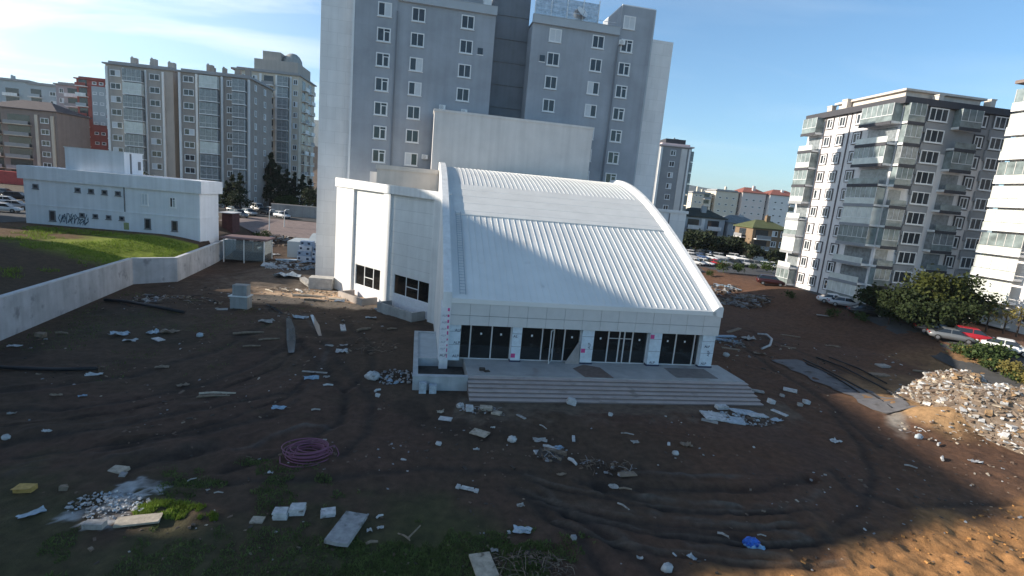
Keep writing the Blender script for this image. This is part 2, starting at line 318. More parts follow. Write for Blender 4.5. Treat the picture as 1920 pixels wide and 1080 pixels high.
pm_ = sstep((1.25-np.hypot((gx-33.8)/4.0, (gy-37.2)/2.2)+(n1-.5)*.8)*2); cc = lerpc(cc, (.34, .235, .135), pm_*.9)
pr2 = sstep((gx-44+.25*(gy-44))/4+(n1-.5)*2)*sstep((60-gy)/8); cc = lerpc(cc, (.24, .165, .095), pr2*.8)
sunlit_sand = sstep((1.25-np.hypot((gx+22)/9, (gy-59.5)/4.2)+(n1-.5)*1.2)*1.6); cc = lerpc(cc, (.52, .41, .31), sunlit_sand*.92)  # sandy ground painted brighter where the sun falls by the wing
gv = sstep(1.3-np.hypot((gx+30)/9, (gy-70)/12)+(n2-.5)*1.4); cc = lerpc(cc, (.12, .115, .11), gv*.6)
gs = sstep(1.2-np.abs(-6-((-(gx+4)*math.sin(YAW)+(gy-38.89)*math.cos(YAW))+.8))/2.2+(n2-.5)*2)*((gx > -3) & (gx < 22)); cc = lerpc(cc, (.13, .12, .105), gs*.55)   # mortar spill at the foot of the steps
# lime spill
lm = sstep(1-np.hypot((gx-29.2-.9*(36.5-gy)*-.6)/1.1, (gy-36.5)/3.2)+(n2-.5)*1.2); cc = lerpc(cc, (.26, .27, .27), lm*.8)
ul = (gx < WX(np.clip(gy, 0, 87))-.3)&(gy < 72)
wg = sstep((gx+60)/10+(n1-.5)*1.5)*ul; cc = lerpc(cc, (.060, .046, .032), ul*1.0*.95); cc = lerpc(cc, (.17, .24, .025), wg*.9*sstep((gy-52)/6)); cc = lerpc(cc, (.11, .07, .04), (1-wg)*ul*sstep((gy-56)/5)*.8)  # lawn green painted towards the sunlit strip, browner where it lies shaded
far = sstep((np.hypot(gx, gy-40)-75)/30); cc = lerpc(cc, (.10, .095, .085), far)
cc = lerpc(cc, (.07, .085, .05), sstep((np.hypot(gx, gy-40)-220)/100))
cc *= (.82+.36*n2)[:, None]*np.array([1.26, 1.11, .96])
near = (gy < 66)&(np.abs(gx) < 55); ids = np.where(near)[0]; qx = gx[ids]; qy = gy[ids]
for pts, hw, dep, col, wgt in TRACKS:
    dmin = np.full(len(ids), 1e9); side = np.zeros(len(ids))
    for a, b in zip(pts[:-1], pts[1:]):
        d = b-a; L2 = d @ d; t = np.clip(((qx-a[0])*d[0]+(qy-a[1])*d[1])/L2, 0, 1); ex = qx-a[0]-t*d[0]; ey = qy-a[1]-t*d[1]; e = np.hypot(ex, ey); dmin = np.minimum(dmin, e)
    wig = 1 if col is None or col[0] < .4 else .35+1.3*fbm(qx*3.1, qy*3.1, 3, 15)
    w = np.exp(-(dmin/(hw*wig))**2)
    if col is not None and col[0] > .4: w = sstep((w*1.3+(fbm(qx*4.2, qy*4.2, 2, 19)-.5)*1.5-.35)*2.2)*sstep(w*6)
    rim = np.exp(-((dmin-hw*1.9)/(hw*.6))**2); br_ = np.clip(2.9*fbm(qx*.8, qy*.8, 3, 77)-.75, .05, 1.6)
    gz[ids] += dep*w*br_-dep*.45*rim*br_*(dep < 0)
    if col: cc[ids] = lerpc(cc[ids], col, np.clip(w*wgt*br_, 0, .9))
    else: cc[ids] = lerpc(cc[ids], (.030, .027, .025), np.clip(w*.6, 0, 1))
nx, ny = len(GX), len(GY)
ii = (np.arange(ny-1)[:, None]*nx+np.arange(nx-1)[None, :]).ravel()
me = bpy.data.meshes.new('ground'); me.from_pydata(np.stack([gx, gy, gz], 1).tolist(), [], np.stack([ii, ii+1, ii+1+nx, ii+nx], 1).tolist())
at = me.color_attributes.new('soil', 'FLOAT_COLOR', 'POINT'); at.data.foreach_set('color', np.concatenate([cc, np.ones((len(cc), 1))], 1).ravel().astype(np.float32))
me.polygons.foreach_set('use_smooth', [True]*len(me.polygons))
M_SOIL = mat('soil', (0, 0, 0), .92, .28, 2.2, bump=.10, bscale=1.7, attr='soil', spec=.25)
t_ = M_SOIL.node_tree; b1 = [n for n in t_.nodes if n.type == 'BUMP'][0]
nn = t_.nodes.new('ShaderNodeTexNoise'); nn.inputs['Scale'].default_value = 14; nn.inputs['Detail'].default_value = 5; nn.inputs['Roughness'].default_value = .7
t_.links.new([n for n in t_.nodes if n.type == 'NEW_GEOMETRY'][0].outputs['Position'], nn.inputs['Vector'])
b2 = t_.nodes.new('ShaderNodeBump'); b2.inputs['Distance'].default_value = .06; t_.links.new(nn.outputs[0], b2.inputs['Height']); t_.links.new(b1.outputs[0], b2.inputs['Normal']); t_.links.new(b2.outputs[0], t_.nodes['Principled BSDF'].inputs['Normal'])
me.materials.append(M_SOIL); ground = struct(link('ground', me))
def drape(name, poly_fn, x0, x1, y0, y1, step, m, lift=.03):
    xs = np.arange(x0, x1+step*.5, step); ys = np.arange(y0, y1+step*.5, step); X, Y = np.meshgrid(xs, ys); Z = base_h(X, Y)+lift
    k = len(xs); fs = []
    for j in range(len(ys)-1):
        for i in range(k-1):
            if poly_fn(xs[i]+step/2, ys[j]+step/2): fs.append((j*k+i, j*k+i+1, j*k+k+i+1, j*k+k+i))
    m_ = bpy.data.meshes.new(name); m_.from_pydata(np.stack([X.ravel(), Y.ravel(), Z.ravel()], 1).tolist(), [], fs); m_.materials.append(m); return struct(link(name, m_))
M_ASPH = mat('asphalt', (.07, .07, .072), .9, .2, 1.0, bump=.006, bscale=30)
M_PAVE = mat('paving', (.26, .20, .185), .85, .15, 1.2, lines=(.8, .8, .02, .8))
drape('parking_lot', lambda x, y: True, -112, -40, 116, 162, 4, M_ASPH, .05)
drape('parking_lot', lambda x, y: True, 34, 96, 103, 146, 4, M_ASPH, .05)
drape('parking_lot', lambda x, y: True, -100, -70.6, 70, 98, 2, M_ASPH, .06)
drape('pavement', lambda x, y: True, -58, -38, 99, 115, 2, M_PAVE, .08)
drape('road', lambda x, y: x > 47+.06*(y-50) and x < 55+.06*(y-50), 42, 66, 44, 101, 1, M_ASPH, .05)
# concrete strip in front of the rubble heap
pa, pb = G(1468, 676), G(1690, 772); dr = (pb-pa).normalized(); nr = Vector((-dr.y, dr.x, 0)); mb = MB(); rows = []
for i in range(25):
    p = pa.lerp(pb, i/24); wv = 1.5+.25*math.sin(i*1.3)+.2*random.random(); q = [p+nr*wv, p-nr*wv*.9]
    for k in q: k.z = float(terrain(k.x, k.y))+.07
    rows += q
mb.add(rows, [(2*i, 2*i+1, 2*i+3, 2*i+2) for i in range(24)]); mb.add([(r.x, r.y, r.z-.3) for r in rows], [(2*i, 2*i+2, 2*i+3, 2*i+1) for i in range(24)])
struct(mb.build('path', mat('path_concrete', (.155, .15, .155), .85, .2, 1.2, bump=.01, bscale=8, dirt=((.06, .05, .045), .56, .9))))
# wet ruts that mirror the sky
M_WET = mat('standing_water', (.05, .055, .065), .06, .2, 2, spec=.8)
for pix, wd in [([(541, 598), (545, 618), (546, 640), (546, 664)], .36), ([(584, 592), (594, 612), (600, 632)], .24), ([(530, 590), (512, 578), (500, 572)], .2)]:
    P = [G(*p) for p in pix]; rows = []
    for i, p in enumerate(P):
        d = (P[min(i+1, len(P)-1)]-P[max(i-1, 0)]).normalized(); n_ = Vector((-d.y, d.x, 0)); w_ = wd*(.6 if i in (0, len(P)-1) else 1)
        rows += [p+n_*w_+Vector((0, 0, .09)), p-n_*w_+Vector((0, 0, .09))]
    struct(MB().add(rows, [(2*i+1, 2*i, 2*i+2, 2*i+3) for i in range(len(P)-1)]).build('puddle', M_WET))
# hills far behind
def ridge(name, pts, y, depth, m):
    mb = MB(); n = len(pts)
    vs = [(x, y-depth*.5, -2) for x, z in pts]+[(x, y, z) for x, z in pts]+[(x, y+depth, -2) for x, z in pts]
    mb.add(vs, [(i, i+1, n+i+1, n+i) for i in range(n-1)]+[(n+i, n+i+1, 2*n+i+1, 2*n+i) for i in range(n-1)]); return struct(mb.build(name, m))
M_HILL = mat('hill_scrub', (.085, .10, .085), .95, .3, .004)
hp = [(-6000, 40)]+[(-5000+i*200, 90+170*float(fbm(np.array(i*.31), np.array(3.), 4, 5))*(1.2 if -2400 < -5000+i*200 < -300 else .6)+(110 if -1700 < -5000+i*200 < -900 else 0)) for i in range(34)]+[(1900, 30)]
ridge('mountain', hp, 3000, 900, M_HILL)
ridge('mountain', [(500, 5)]+[(700+i*260, 18+26*float(fbm(np.array(i*.4), np.array(9.), 4, 6))) for i in range(20)]+[(6200, 10)], 3600, 800, M_HILL)
ridge('hill', [(-330, 0), (-290, 20), (-250, 36), (-215, 43), (-190, 42), (-160, 34), (-120, 16), (-90, 0)], 470, 150, mat('hill_earth', (.17, .12, .085), .95, .35, .06))
# ================================================================== EVENT HALL (local: u right, v back, z up)
HALL = thing('event_hall', 'white unfinished hall with curved ribbed metal roof, glazed porch and splayed left wing', 'hall', (-4, 38.89, 0), YAW)
HM = Matrix.Translation((-4, 38.89, 0)) @ Matrix.Rotation(YAW, 4, 'Z')
rv = np.array([-.6, 4.03, 10.3, 16.3, 20.5, 25, 28.2]); rz_ = np.array([5.93, 8.46, 11.67, 14.26, 15.68, 16.48, 16.66])
RP = np.polyfit(rv, rz_, 4); RZ = lambda v: float(np.polyval(RP, v))
VS = np.linspace(-.6, 28.2, 49)
def sweep(mb, prof, u0, u1, th=.0):           # sheet along the roof curve between u0 and u1
    vs = [(u0, v, RZ(v)+th) for v in prof]+[(u1, v, RZ(v)+th) for v in prof]; n = len(prof)
    return mb.add(vs, [(i, i+n, i+n+1, i+1) for i in range(n-1)])
def band(mb, prof, u0, u1, lo, hi):           # solid strip following the curve
    n = len(prof); vs = []
    for dz in (lo, hi):
        for u in (u0, u1): vs += [(u, v, RZ(v)+dz) for v in prof]
    a, b, c, d = 0, n, 2*n, 3*n
    fs = []
    for i in range(n-1):
        fs += [(c+i, d+i, d+i+1, c+i+1), (a+i, c+i, c+i+1, a+i+1), (b+i, b+i+1, d+i+1, d+i), (a+i, a+i+1, b+i+1, b+i)]
    fs += [(a, b, d, c), (a+n-1, c+n-1, d+n-1, b+n-1)]
    return mb.add(vs, fs)
roof = MB(); band(roof, VS, -.55, 21.45, -.35, 0); roof = roof.build('roof', M_ROOF, HALL)
seams = MB()
lo = [v for v in np.linspace(-.45, 10.3, 16)]; hi = [v for v in np.linspace(17.2, 28.0, 20)]
for i in range(37): band(seams, lo, .60+i*.555, .60+i*.555+.05, .003, .045)
seams.build('standing_seam', M_ROOF, roof); seams = MB()
for i in range(43): band(seams, hi, .2+i*.485, .2+i*.485+.05, .003, .035)
seams.build('standing_seam', M_ROOF, roof)
laps = MB()
for i in range(9):
    v0 = 10.4+i*.75; band(laps, [v0, v0+.74], -.1, 21.4, .002, .025+.012*(i % 2))
laps.box(0, 21.4, 10.3, 10.42, RZ(10.36), RZ(10.36)+.09)
laps.build('roof_lap', mat('roof_lap_sheet', (.73, .725, .70), .5, .06, .6), roof)
vf = np.linspace(-1.1, 28.3, 50)
trim = MB(); prof_ = [(21.15, .012), (21.62, .40), (21.95, .44), (22.06, .30), (22.06, -.5), (21.15, -.3)]; n_ = len(prof_)
trim.add([(u, v, RZ(v)+dz) for v in VS for u, dz in prof_], [(i*n_+k, (i+1)*n_+k, (i+1)*n_+(k+1) % n_, i*n_+(k+1) % n_) for i in range(len(VS)-1) for k in range(n_)]+[tuple(range(n_-1, -1, -1)), tuple((len(VS)-1)*n_+k for k in range(n_))]); trim.build('verge_trim', M_WHITE, roof)
side = MB(); P_ = [(v, RZ(v)-.36) for v in VS]; side.prismx([(-.3, 0.0)]+[(v, z) for v, z in P_ if v > -.3]+[(28.2, 0)], 21.55, 21.95); side.build('side_wall', M_WHITE, HALL)
fin = MB(); fin.prismx([(-.62, .02)]+[(v, RZ(v)+.45) for v in VS]+[(28.2, .02)], -1.22, -.57); fin.build('gable_wall', M_WHITE, HALL)
b = MB(); b.box(-.5, 21.5, 28.25, 28.6, 0, 16.6); b.build('rear_wall', M_FLY, HALL)
# fascia of metal panels with open joints
fb = MB(); fb.box(-.56, 21.95, -.5, .35, 3.9, 5.8); fascia = fb.build('fascia', M_JOINT, HALL)
pn = MB()
for i in range(15):
    for z0, z1 in ((3.86, 4.62), (4.64, 5.84)):
        u0 = -.6+i*1.505; pn.box(u0+.012, u0+1.493, -.54, -.49, z0+.008, z1-.008)
pn.box(21.96, 21.99, -.54, .35, 3.87, 5.84); pn.box(-.6, 21.98, -.55, .1, 5.845, 5.93)
pn.build('fascia_cladding', M_FASCIA, fascia)
# columns in protective film
for i, (u0, u1) in enumerate([(-.6, .29), (4.36, 5.13), (10.1, 11.1), (15.95, 17.0), (20.7, 21.85)]):
    w = u1-u0; cb = MB(); cb.box(u0, u1, -.42, .42, 1.01, 3.86); c = cb.build('column', M_FILM, HALL)
    bs = MB(); bs.box(u0-.05, u1+.05, -.47, .47, 1.005, 1.13); bs.build('column_base', M_INK if i else M_FILM, c)
    for z in (2.25, 3.3): st = MB(); st.box(u0+.01, u1-.01, -.428, -.421, z, z+.02); st.build('film_seam', M_INK, c)
    if i in (1, 2, 3): lg = MB(); zz = (1.35, 1.95, 3.35)[i-1]; lg.box(u0+.02, u0+.36, -.432, -.422, zz, zz+.34); lg.build('film_emblem', M_PINK, c)
def text(s, size, loc, rot, m, parent, name='lettering', depth=.004):
    cu = bpy.data.curves.new('t', 'FONT'); cu.body = s; cu.size = size; cu.extrude = depth; cu.align_x = 'LEFT'
    tmp = bpy.data.objects.new('t', cu); COL.objects.link(tmp); dg = bpy.context.evaluated_depsgraph_get(); dg.update()
    me_ = bpy.data.meshes.new_from_object(tmp.evaluated_get(dg)); bpy.data.objects.remove(tmp); me_.materials.clear(); me_.materials.append(m)
    o = link(name, me_, parent); o.location = loc; o.rotation_euler = rot; return o
for s, u, z, r in [('ALP', -.15, 3.32, 0), ('ALP', -.2, 2.32, 0), ('ALP', -.22, 1.25, 0), ('AL', 4.45, 3.0, 0), ('ALP', 10.86, 2.3, R(90)), ('ALP', 20.95, 2.75, 0), ('ALP', 20.85, 1.25, 0), ('ALP', 16.15, 1.2, 0), ('ALP', 21.5, 2.0, R(90))]:
    text(s, .30, (u, -.436, z), (R(90), -r, 0), M_INK, HALL)
# porch interior, glazing
rm = MB(); rm.box(-.5, 21.5, 3.6, 3.7, 1.0, 3.9); rm.box(-.5, 21.5, .36, 3.6, 3.92, 3.99); rm.box(-.5, -.4, .4, 3.6, 1, 3.9); rm.box(21.4, 21.5, .4, 3.6, 1, 3.9)
for u in (3.2, 8.9, 13.4, 18.7): rm.box(u, u+.35, 2.4, 2.75, 1.01, 3.9)
rm.build('lobby_wall', M_DARKROOM, HALL)
ML = {0: (.29, 4.36, [1.12, 2.8]), 1: (5.13, 10.1, [6.9, 7.85, 8.75]), 2: (11.1, 15.95, [12.5, 13.45, 13.88, 14.6]), 3: (17.0, 20.7, [18.5, 20.2])}
for k, (a, b_, ms) in ML.items():
    fm = MB(); fm.box(a, b_, .0, .08, 1.01, 1.09); fm.box(a, b_, 0, .08, 3.78, 3.86); fm.box(a, a+.07, 0, .08, 1.09, 3.78); fm.box(b_-.07, b_, 0, .08, 1.09, 3.78)
    for m_ in ms: fm.box(m_-.05, m_+.05, -.02, .1, 1.09, 3.78)
    if k == 2: fm.box(12.5, 14.6, 0, .08, 3.1, 3.16)
    f_ = fm.build('glazed_front', M_ALU, HALL)
    g = MB(); cuts = [a+.07]+ms+[b_-.07]
    for p, q in zip(cuts[:-1], cuts[1:]):
        if k == 1 and abs(p-6.9) < .01: continue
        g.box(p+.05, q-.05, .035, .045, 1.09, 3.78)
    g.build('glass', M_GLASS, f_)
    sk = MB()
    for p, q in zip(cuts[:-1], cuts[1:]):
        if q-p > 1.1 and random.random() < .9: sk = MB(); sk.box((p+q)/2-.07, (p+q)/2+.07, .02, .03, 3.0, 3.16); sk.build('glass_sticker', M_FRAME, f_)
dm = Matrix.Translation((7.8, 0, 0)) @ Matrix.Rotation(R(62), 4, 'Z')
dd = MB(dm)
for x0, x1, z0, z1 in ((-.9, -.8, 1.03, 3.76), (-.1, 0, 1.03, 3.76), (-.8, -.1, 1.03, 1.14), (-.8, -.1, 3.65, 3.76)): dd.box(x0, x1, -.05, .02, z0, z1)
door = dd.build('door', M_ALU, HALL); gg = MB(dm); gg.box(-.8, -.1, -.03, -.02, 1.14, 3.65); gg.build('door_glass', M_GLASS, door)
hh = MB(dm); hh.tube([(-.78, -.12, 1.9), (-.78, -.12, 2.3)], .02); hh.build('handle', M_ALU, door)
# platform and steps
pf = MB(); pf.box(.72, 22.95, -3.6, .3, 0, 1.0); pf.box(-.55, 21.5, .3, 3.6, .0, .995); pf.build('platform', M_PLAT, HALL)
st = MB()
for i in range(6):
    z = 1.0-.16*i; st.box(.70, 22.98, -3.6-.42*(i+1), -3.6-.42*i, -.15, z-.16*.5-.02); 
stair = st.build('stair', M_STEP, HALL)
nz_ = MB()
for i in range(6):
    z = 1.0-.16*i-.1; nz_.box(.68, 23.0, -3.62-.42*(i+1), -3.6-.42*i, z, z+.035)
nz_.build('tread', mat('tread_stone', (.46, .39, .365), .55, .12, 1.2, dirt=((.26, .21, .18), .6, .9)), stair)
mt = MB(); mt.box(17.3, 20.9, -3.1, -.9, 1.004, 1.035); mt.build('paving_patch', mat('tile_adhesive', (.19, .17, .16), .8, .2, 2), HALL)
mt = MB(); mt.prism([(9.6, -3.5), (11.9, -3.55), (11.6, -1.2), (10.4, -.6), (9.2, -1.6)], 1.003, 1.008); mt.build('mud_stain', mat('mud_film', (.17, .12, .10), .8, .3, 3), HALL)
# planter box at the left of the porch
pb_ = MB()
pb_.box(-3.15, -2.8, -4.2, 7.6, -.1, 1.0); pb_.box(-2.8, .68, -4.2, -3.85, -.1, 1.0); pb_.box(-2.8, -.65, 7.25, 7.6, -.1, 1.0); pb_.box(-2.8, -1.24, -.1, .3, .1, 1.0)
pb_.box(-3.2, .70, -4.25, -3.80, 1.0, 1.06)
planter = pb_.build('planter_wall', mat('planter_render', (.42, .45, .47), .85, .12, 1, streak=.15), HALL)
pb_ = MB(); pb_.box(-2.8, .68, -3.85, -.1, .1, .35); pb_.build('planter_fill', mat('planter_soil', (.05, .045, .04), .95, .4, 2), planter)
pb_ = MB(); pb_.box(-2.8, -1.25, .3, 7.25, .7, .9); pb_.build('planter_screed', mat('screed', (.40, .45, .48), .85, .1, 1), planter)
# film wrapped base strip of the gable wall
fs = MB(); fs.prismx([(-.64, 1.0), (-.64, 5.0), (.15, 5.6), (.5, 3.0), (.1, 1.0)], -1.31, -1.225); fs.build('wall_film', M_FILMW, HALL)
fs = MB(); fs.box(-1.30, -.62, -.645, -.625, 1.01, 5.2); fs.build('wall_film', M_FILMW, HALL)
text('ALP', .3, (-1.2, -.66, 1.35), (R(90), 0, 0), M_INK, HALL)
# roof ladder
ld = MB(); lv = np.linspace(-.3, 10.6, 26)
for u in (.02, .46): band(ld, lv, u, u+.05, .12, .17)
for v in np.arange(-.2, 10.6, .33): ld.box(.05, .48, v, v+.035, RZ(v)+.13, RZ(v)+.16)
ld.build('roof_ladder', mat('ladder_steel', (.35, .40, .45), .5, .1, 2, metal=.3), HALL)
# splayed left wing
WA = Vector((-22.95, 65.55, 0)); wd_ = Vector((.7660, -.6428, 0)); WM = HM.inverted() @ Matrix.Translation(WA) @ Matrix(((wd_.x, -wd_.y, 0, 0), (wd_.y, wd_.x, 0, 0), (0, 0, 1, 0), (0, 0, 0, 1)))
# wing local: s along wall (0..21), +y behind the wall, z
w_ = MB(WM)
w_.box(0, 1.3+2.5, -.0, .6, 0, 13.05)                 # pier 1
w_.box(9.85, 11.2, 0, .6, 0, 13.0)                    # pier 2
w_.box(18.9, 20.3, -.3, .5, 0, 12.95)                 # pier 3
w_.add([(-.15, -.15, 13.06), (20.5, -.15, 12.75), (20.5, .6, 12.75), (-.15, .6, 13.06), (-.15, -.15, 14.15), (20.5, -.15, 13.55), (20.5, .6, 13.55), (-.15, .6, 14.15)], [(3, 2, 1, 0), (4, 5, 6, 7), (0, 1, 5, 4), (1, 2, 6, 5), (2, 3, 7, 6), (3, 0, 4, 7)])
wing = w_.build('wing_wall', M_WHITE, HALL)
w_ = MB(WM)
w_.box(3.8, 9.85, .28, .6, 3.95, 13.03); w_.box(3.8, 4.3, .28, .6, 0, 3.95); w_.box(11.2, 18.9, .28, .6, 4.0, 12.9); w_.box(11.2, 12.1, .28, .6, 0, 4.0); w_.box(18.5, 18.9, .28, .6, 0, 4.0)
w_.build('wing_cladding', M_WINGP, wing)
w_ = MB(WM); w_.box(4.3, 9.85, .26, .6, 0, 1.4); w_.box(12.1, 18.5, .26, .6, 0, 1.7); w_.build('sill_wall', M_FILMW, wing)
w_ = MB(WM); w_.box(1, 20, 3.5, 3.7, 0, 12.4); w_.box(1, 20, .6, 3.5, 0, .3); w_.box(1, 20, .6, 3.5, 4.2, 4.4); w_.build('wing_interior', M_DARKROOM, wing)
for a, b_, zb, zt in ((4.3, 9.85, 1.4, 3.95), (12.1, 18.5, 1.7, 4.0)):
    w_ = MB(WM); h3 = (b_-a)/3
    w_.box(a, b_, .35, .43, zb, zb+.08); w_.box(a, b_, .35, .43, zt-.08, zt)
    for k in range(4): x = a+h3*k; w_.box(max(a, x-.05), min(b_, x+.05), .36, .44, zb+.08, zt-.08)
    w_.box(a+h3, a+2*h3, .35, .43, zb+1.15, zb+1.23)
    wf = w_.build('window', M_FRAME, wing); w_ = MB(WM); w_.box(a+.05, b_-.05, .39, .40, zb+.08, zt-.08); w_.build('glass', M_GLASS, wf)
w_ = MB(WM); w_.tube([(13, 2, 2.2), (18.3, 1.6, 2.0)], .08); w_.tube([(12.4, 2.4, 2.5), (18.0, 2.2, 2.4)], .07); w_.box(5, 6.2, 1.5, 2.0, .3, 2.2); w_.build('stored_timber', mat('pale_timber', (.45, .38, .28), .8, .2, 3), wing)
# body behind the wing and upper volume
P2 = lambda s, y: (WM @ Vector((s, y, 0)))[:2]
w_ = MB(); w_.prism([P2(.2, .62), P2(20.2, .62), (-.7, 18), (-.7, 30), (-9.5, 33.5), P2(.2, 6)], 12.2, 12.6); w_.build('wing_roof', mat('roof_membrane', (.35, .35, .36), .9, .15, 1), wing)
w_ = MB(); w_.prism([P2(.05, .62), P2(.35, .62), P2(.35, 8), P2(.05, 8)], 0, 13.6); w_.build('wing_end_wall', M_WHITE, wing)
w_ = MB(); w_.box(-8.4, -1.25, 24.5, 33.5, 12.61, 16.0); w_.box(-8.55, -1.24, 24.35, 24.8, 15.55, 16.05); w_.build('upper_volume', M_BEIGE, HALL)
w_ = MB(); w_.box(-9.3, -8.45, 26, 33.4, 12.61, 15.2); w_.build('lift_shaft', M_TPANEL, HALL)
w_ = MB(); w_.box(-2.1, 18.9, 30.0, 34.3, 0, 23.45); w_.box(-2.2, 19.0, 29.9, 34.4, 23.45, 23.75); w_.build('stage_tower', M_FLY, HALL)
w_ = MB(); w_.box(18.95, 34.2, 30.2, 34.2, 0, 13.5); w_.box(18.95, 34.4, 30.0, 34.3, 13.5, 13.9); w_.build('rear_annex', M_TPANEL, HALL)
w_ = MB(); w_.tube([(31.6, 30.1, 0), (31.6, 30.1, 13.4)], .07); w_.build('downpipe', M_JOINT, HALL)
# two concrete light wells in front of the wing windows
def lightwell(label, s0, s1, y0, h, m):
    t = MB(HM @ WM); t.box(s0, s0+.25, y0, -.06, -.2, h); t.box(s1-.25, s1, y0, -.06, -.2, h); t.box(s0+.25, s1-.25, y0, y0+.25, -.2, h); t.box(s0+.25, s1-.25, y0+.25, -.06, -.2, .05)
    return tag(t.build('light_well', m), label, 'light well')
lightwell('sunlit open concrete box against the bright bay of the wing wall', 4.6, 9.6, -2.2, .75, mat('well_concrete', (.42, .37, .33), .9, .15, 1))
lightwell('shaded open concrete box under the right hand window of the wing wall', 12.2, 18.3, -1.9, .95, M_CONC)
# ================================================================== GENERIC BUILDINGS
WCACHE = {}
def win_mesh(w, h, kind, fm=M_FRAME):
    """window at local origin (centre), facing -y: frame mesh, pane mesh, optional blind mesh"""
    key = (round(w, 2), round(h, 2), kind, fm.name)
    if key in WCACHE: return WCACHE[key]
    t = .14 if kind != 'thin' else .07; a, c = w/2, h/2; f = MB()
    f.box(-a, a, -.09, .02, c-t, c); f.box(-a, a, -.09, .02, -c, -c+t); f.box(-a, -a+t, -.09, .02, -c+t, c-t); f.box(a-t, a, -.09, .02, -c+t, c-t)
    f.box(-a-.08, a+.08, -.16, .02, -c-.08, -c-.003)
    mw = .05
    if kind == 'triple':
        for x in (-w/6, w/6): f.box(x-mw, x+mw, -.06, .02, -c+t, c-t)
    elif kind not in ('single',): f.box(-mw, mw, -.06, .02, -c+t, c-t)
    if kind == 'transom': f.box(mw, a-t, -.06, .02, c*.42, c*.42+.09); f.box(mw, mw+.07, -.055, .02, -c+t, c*.42); f.box(a-t-.07, a-t, -.055, .02, -c+t, c*.42)
    p = MB(); p.box(-a+t*.5, a-t*.5, -.02, .0, -c+t*.5, c-t*.5)
    bl = None
    if kind == 'blindr': bl = MB(); bl.box(mw, a-t, -.04, -.022, -c+t, c-t)
    if kind == 'blindl': bl = MB(); bl.box(-a+t, -mw, -.04, -.022, -c+t, c-t)
    if kind == 'blind2': bl = MB(); bl.box(-a+t, -mw, -.04, -.022, -c+t, c-t); bl.box(mw, a-t, -.04, -.022, -c+t, c-t)
    fo = f.build('window', fm); pd = M_PANE if kind in ('two', 'transom', 'blindr', 'blindl', 'blind2') else M_PANE
    po = p.build('pane', pd, fo); r = [fo.data, po.data]
    if kind.startswith('open'): r[1] = r[1]
    if bl: bo = bl.build('blind', M_BLIND, fo); r.append(bo.data); bpy.data.objects.remove(bo)
    bpy.data.objects.remove(po); bpy.data.objects.remove(fo)
    WCACHE[key] = r; return r
def add_win(par, loc, rz, w, h, kind='two', fm=M_FRAME):
    r = win_mesh(w, h, kind, fm); o = link('window', r[0], par); o.location = loc; o.rotation_euler = (0, 0, rz)
    link('pane', r[1], o)
    if len(r) > 2: link('blind', r[2], o)
    return o
class Face:
    """a facade of a box building in its local frame: (s along, o outwards, z)"""
    def __init__(s, kind, w, d): s.k = kind; s.w = w; s.d = d; s.rz = {'F': 0, 'R': R(90), 'L': R(-90)}[kind]; s.len = w if kind == 'F' else d
    def p(s, a, o, z):
        if s.k == 'F': return (a, -o, z)
        if s.k == 'R': return (s.w+o, a, z)
        return (-o, s.d-a, z)
    def box(s, mb, a0, a1, o0, o1, z0, z1):
        x0, y0, _ = s.p(a0, o0, 0); x1, y1, _ = s.p(a1, o1, 0); mb.box(min(x0, x1), max(x0, x1), min(y0, y1), max(y0, y1), z0, z1)
def facade(par, fc, cols, nf, fh, z0, wallm, dark=M_TIN, frame=M_FRAME, glaze=M_PANE2, slabm=M_WHITE, skip=0, rnd=random):
    """cols: (kind, s centre, width); kinds: w window, t triple, b open balcony, g glazed balcony, p pilaster, d door-like small"""
    for kind, sc, wd in cols:
        if kind == 'p':
            m_ = MB(); fc.box(m_, sc-wd/2, sc+wd/2, .0, .3, 0, z0+nf*fh); m_.build('pilaster', slabm, par); continue
        if kind == 'q':
            m_ = MB(); fc.box(m_, sc-wd/2, sc+wd/2, .0, .12, z0*.5, z0+nf*fh); m_.build('wall_strip', dark, par); continue
        for i in range(skip, nf):
            z = z0+i*fh
            if kind in 'wtds':
                h = {'w': 1.45, 't': 1.5, 'd': .8, 's': 1.2}[kind]; kk = {'w': 'two', 't': 'triple', 'd': 'single', 's': 'thin'}[kind]
                if kind == 'w': kk = rnd.choice(['two', 'two', 'transom', 'blindr', 'two', 'blindl'])
                add_win(par, fc.p(sc, .03, z+.95+h/2), fc.rz, wd, h, kk, frame)
            elif kind in 'bg':
                m_ = MB(); fc.box(m_, sc-wd/2, sc+wd/2, .0, 1.3, z-.12, z+.12); o = m_.build('balcony', slabm, par)
                m_ = MB(); fc.box(m_, sc-wd/2+.3, sc+wd/2-.3, .0, .03, z+.13, z+fh-.35); m_.build('balcony_door', M_PANE, o)
                if kind == 'b':
                    m_ = MB(); fc.box(m_, sc-wd/2, sc+wd/2, 1.22, 1.29, z+.125, z+1.0); m_.build('parapet', rnd.choice([slabm, wallm, dark]), o)
                else:
                    g = rnd.choice([glaze]*5+[M_BWHITE]); m_ = MB(); top = z+fh-.3; fc.box(m_, sc-wd/2+.03, sc+wd/2-.03, 1.2, 1.25, z+.125, top); fc.box(m_, sc-wd/2+.03, sc-wd/2+.07, .02, 1.2, z+.125, top); fc.box(m_, sc+wd/2-.07, sc+wd/2-.03, .02, 1.2, z+.125, top)
                    m_.build('glazing', g, o); m_ = MB(); n = max(2, int(wd/1.1))
                    for k in range(n+1): a = sc-wd/2+.05+(wd-.14)*k/n; fc.box(m_, a, a+.04, 1.25, 1.28, z+.125, top)
                    fc.box(m_, sc-wd/2, sc+wd/2, 1.25, 1.28, z+1.0, z+1.06); m_.build('glazing_bar', frame, o)
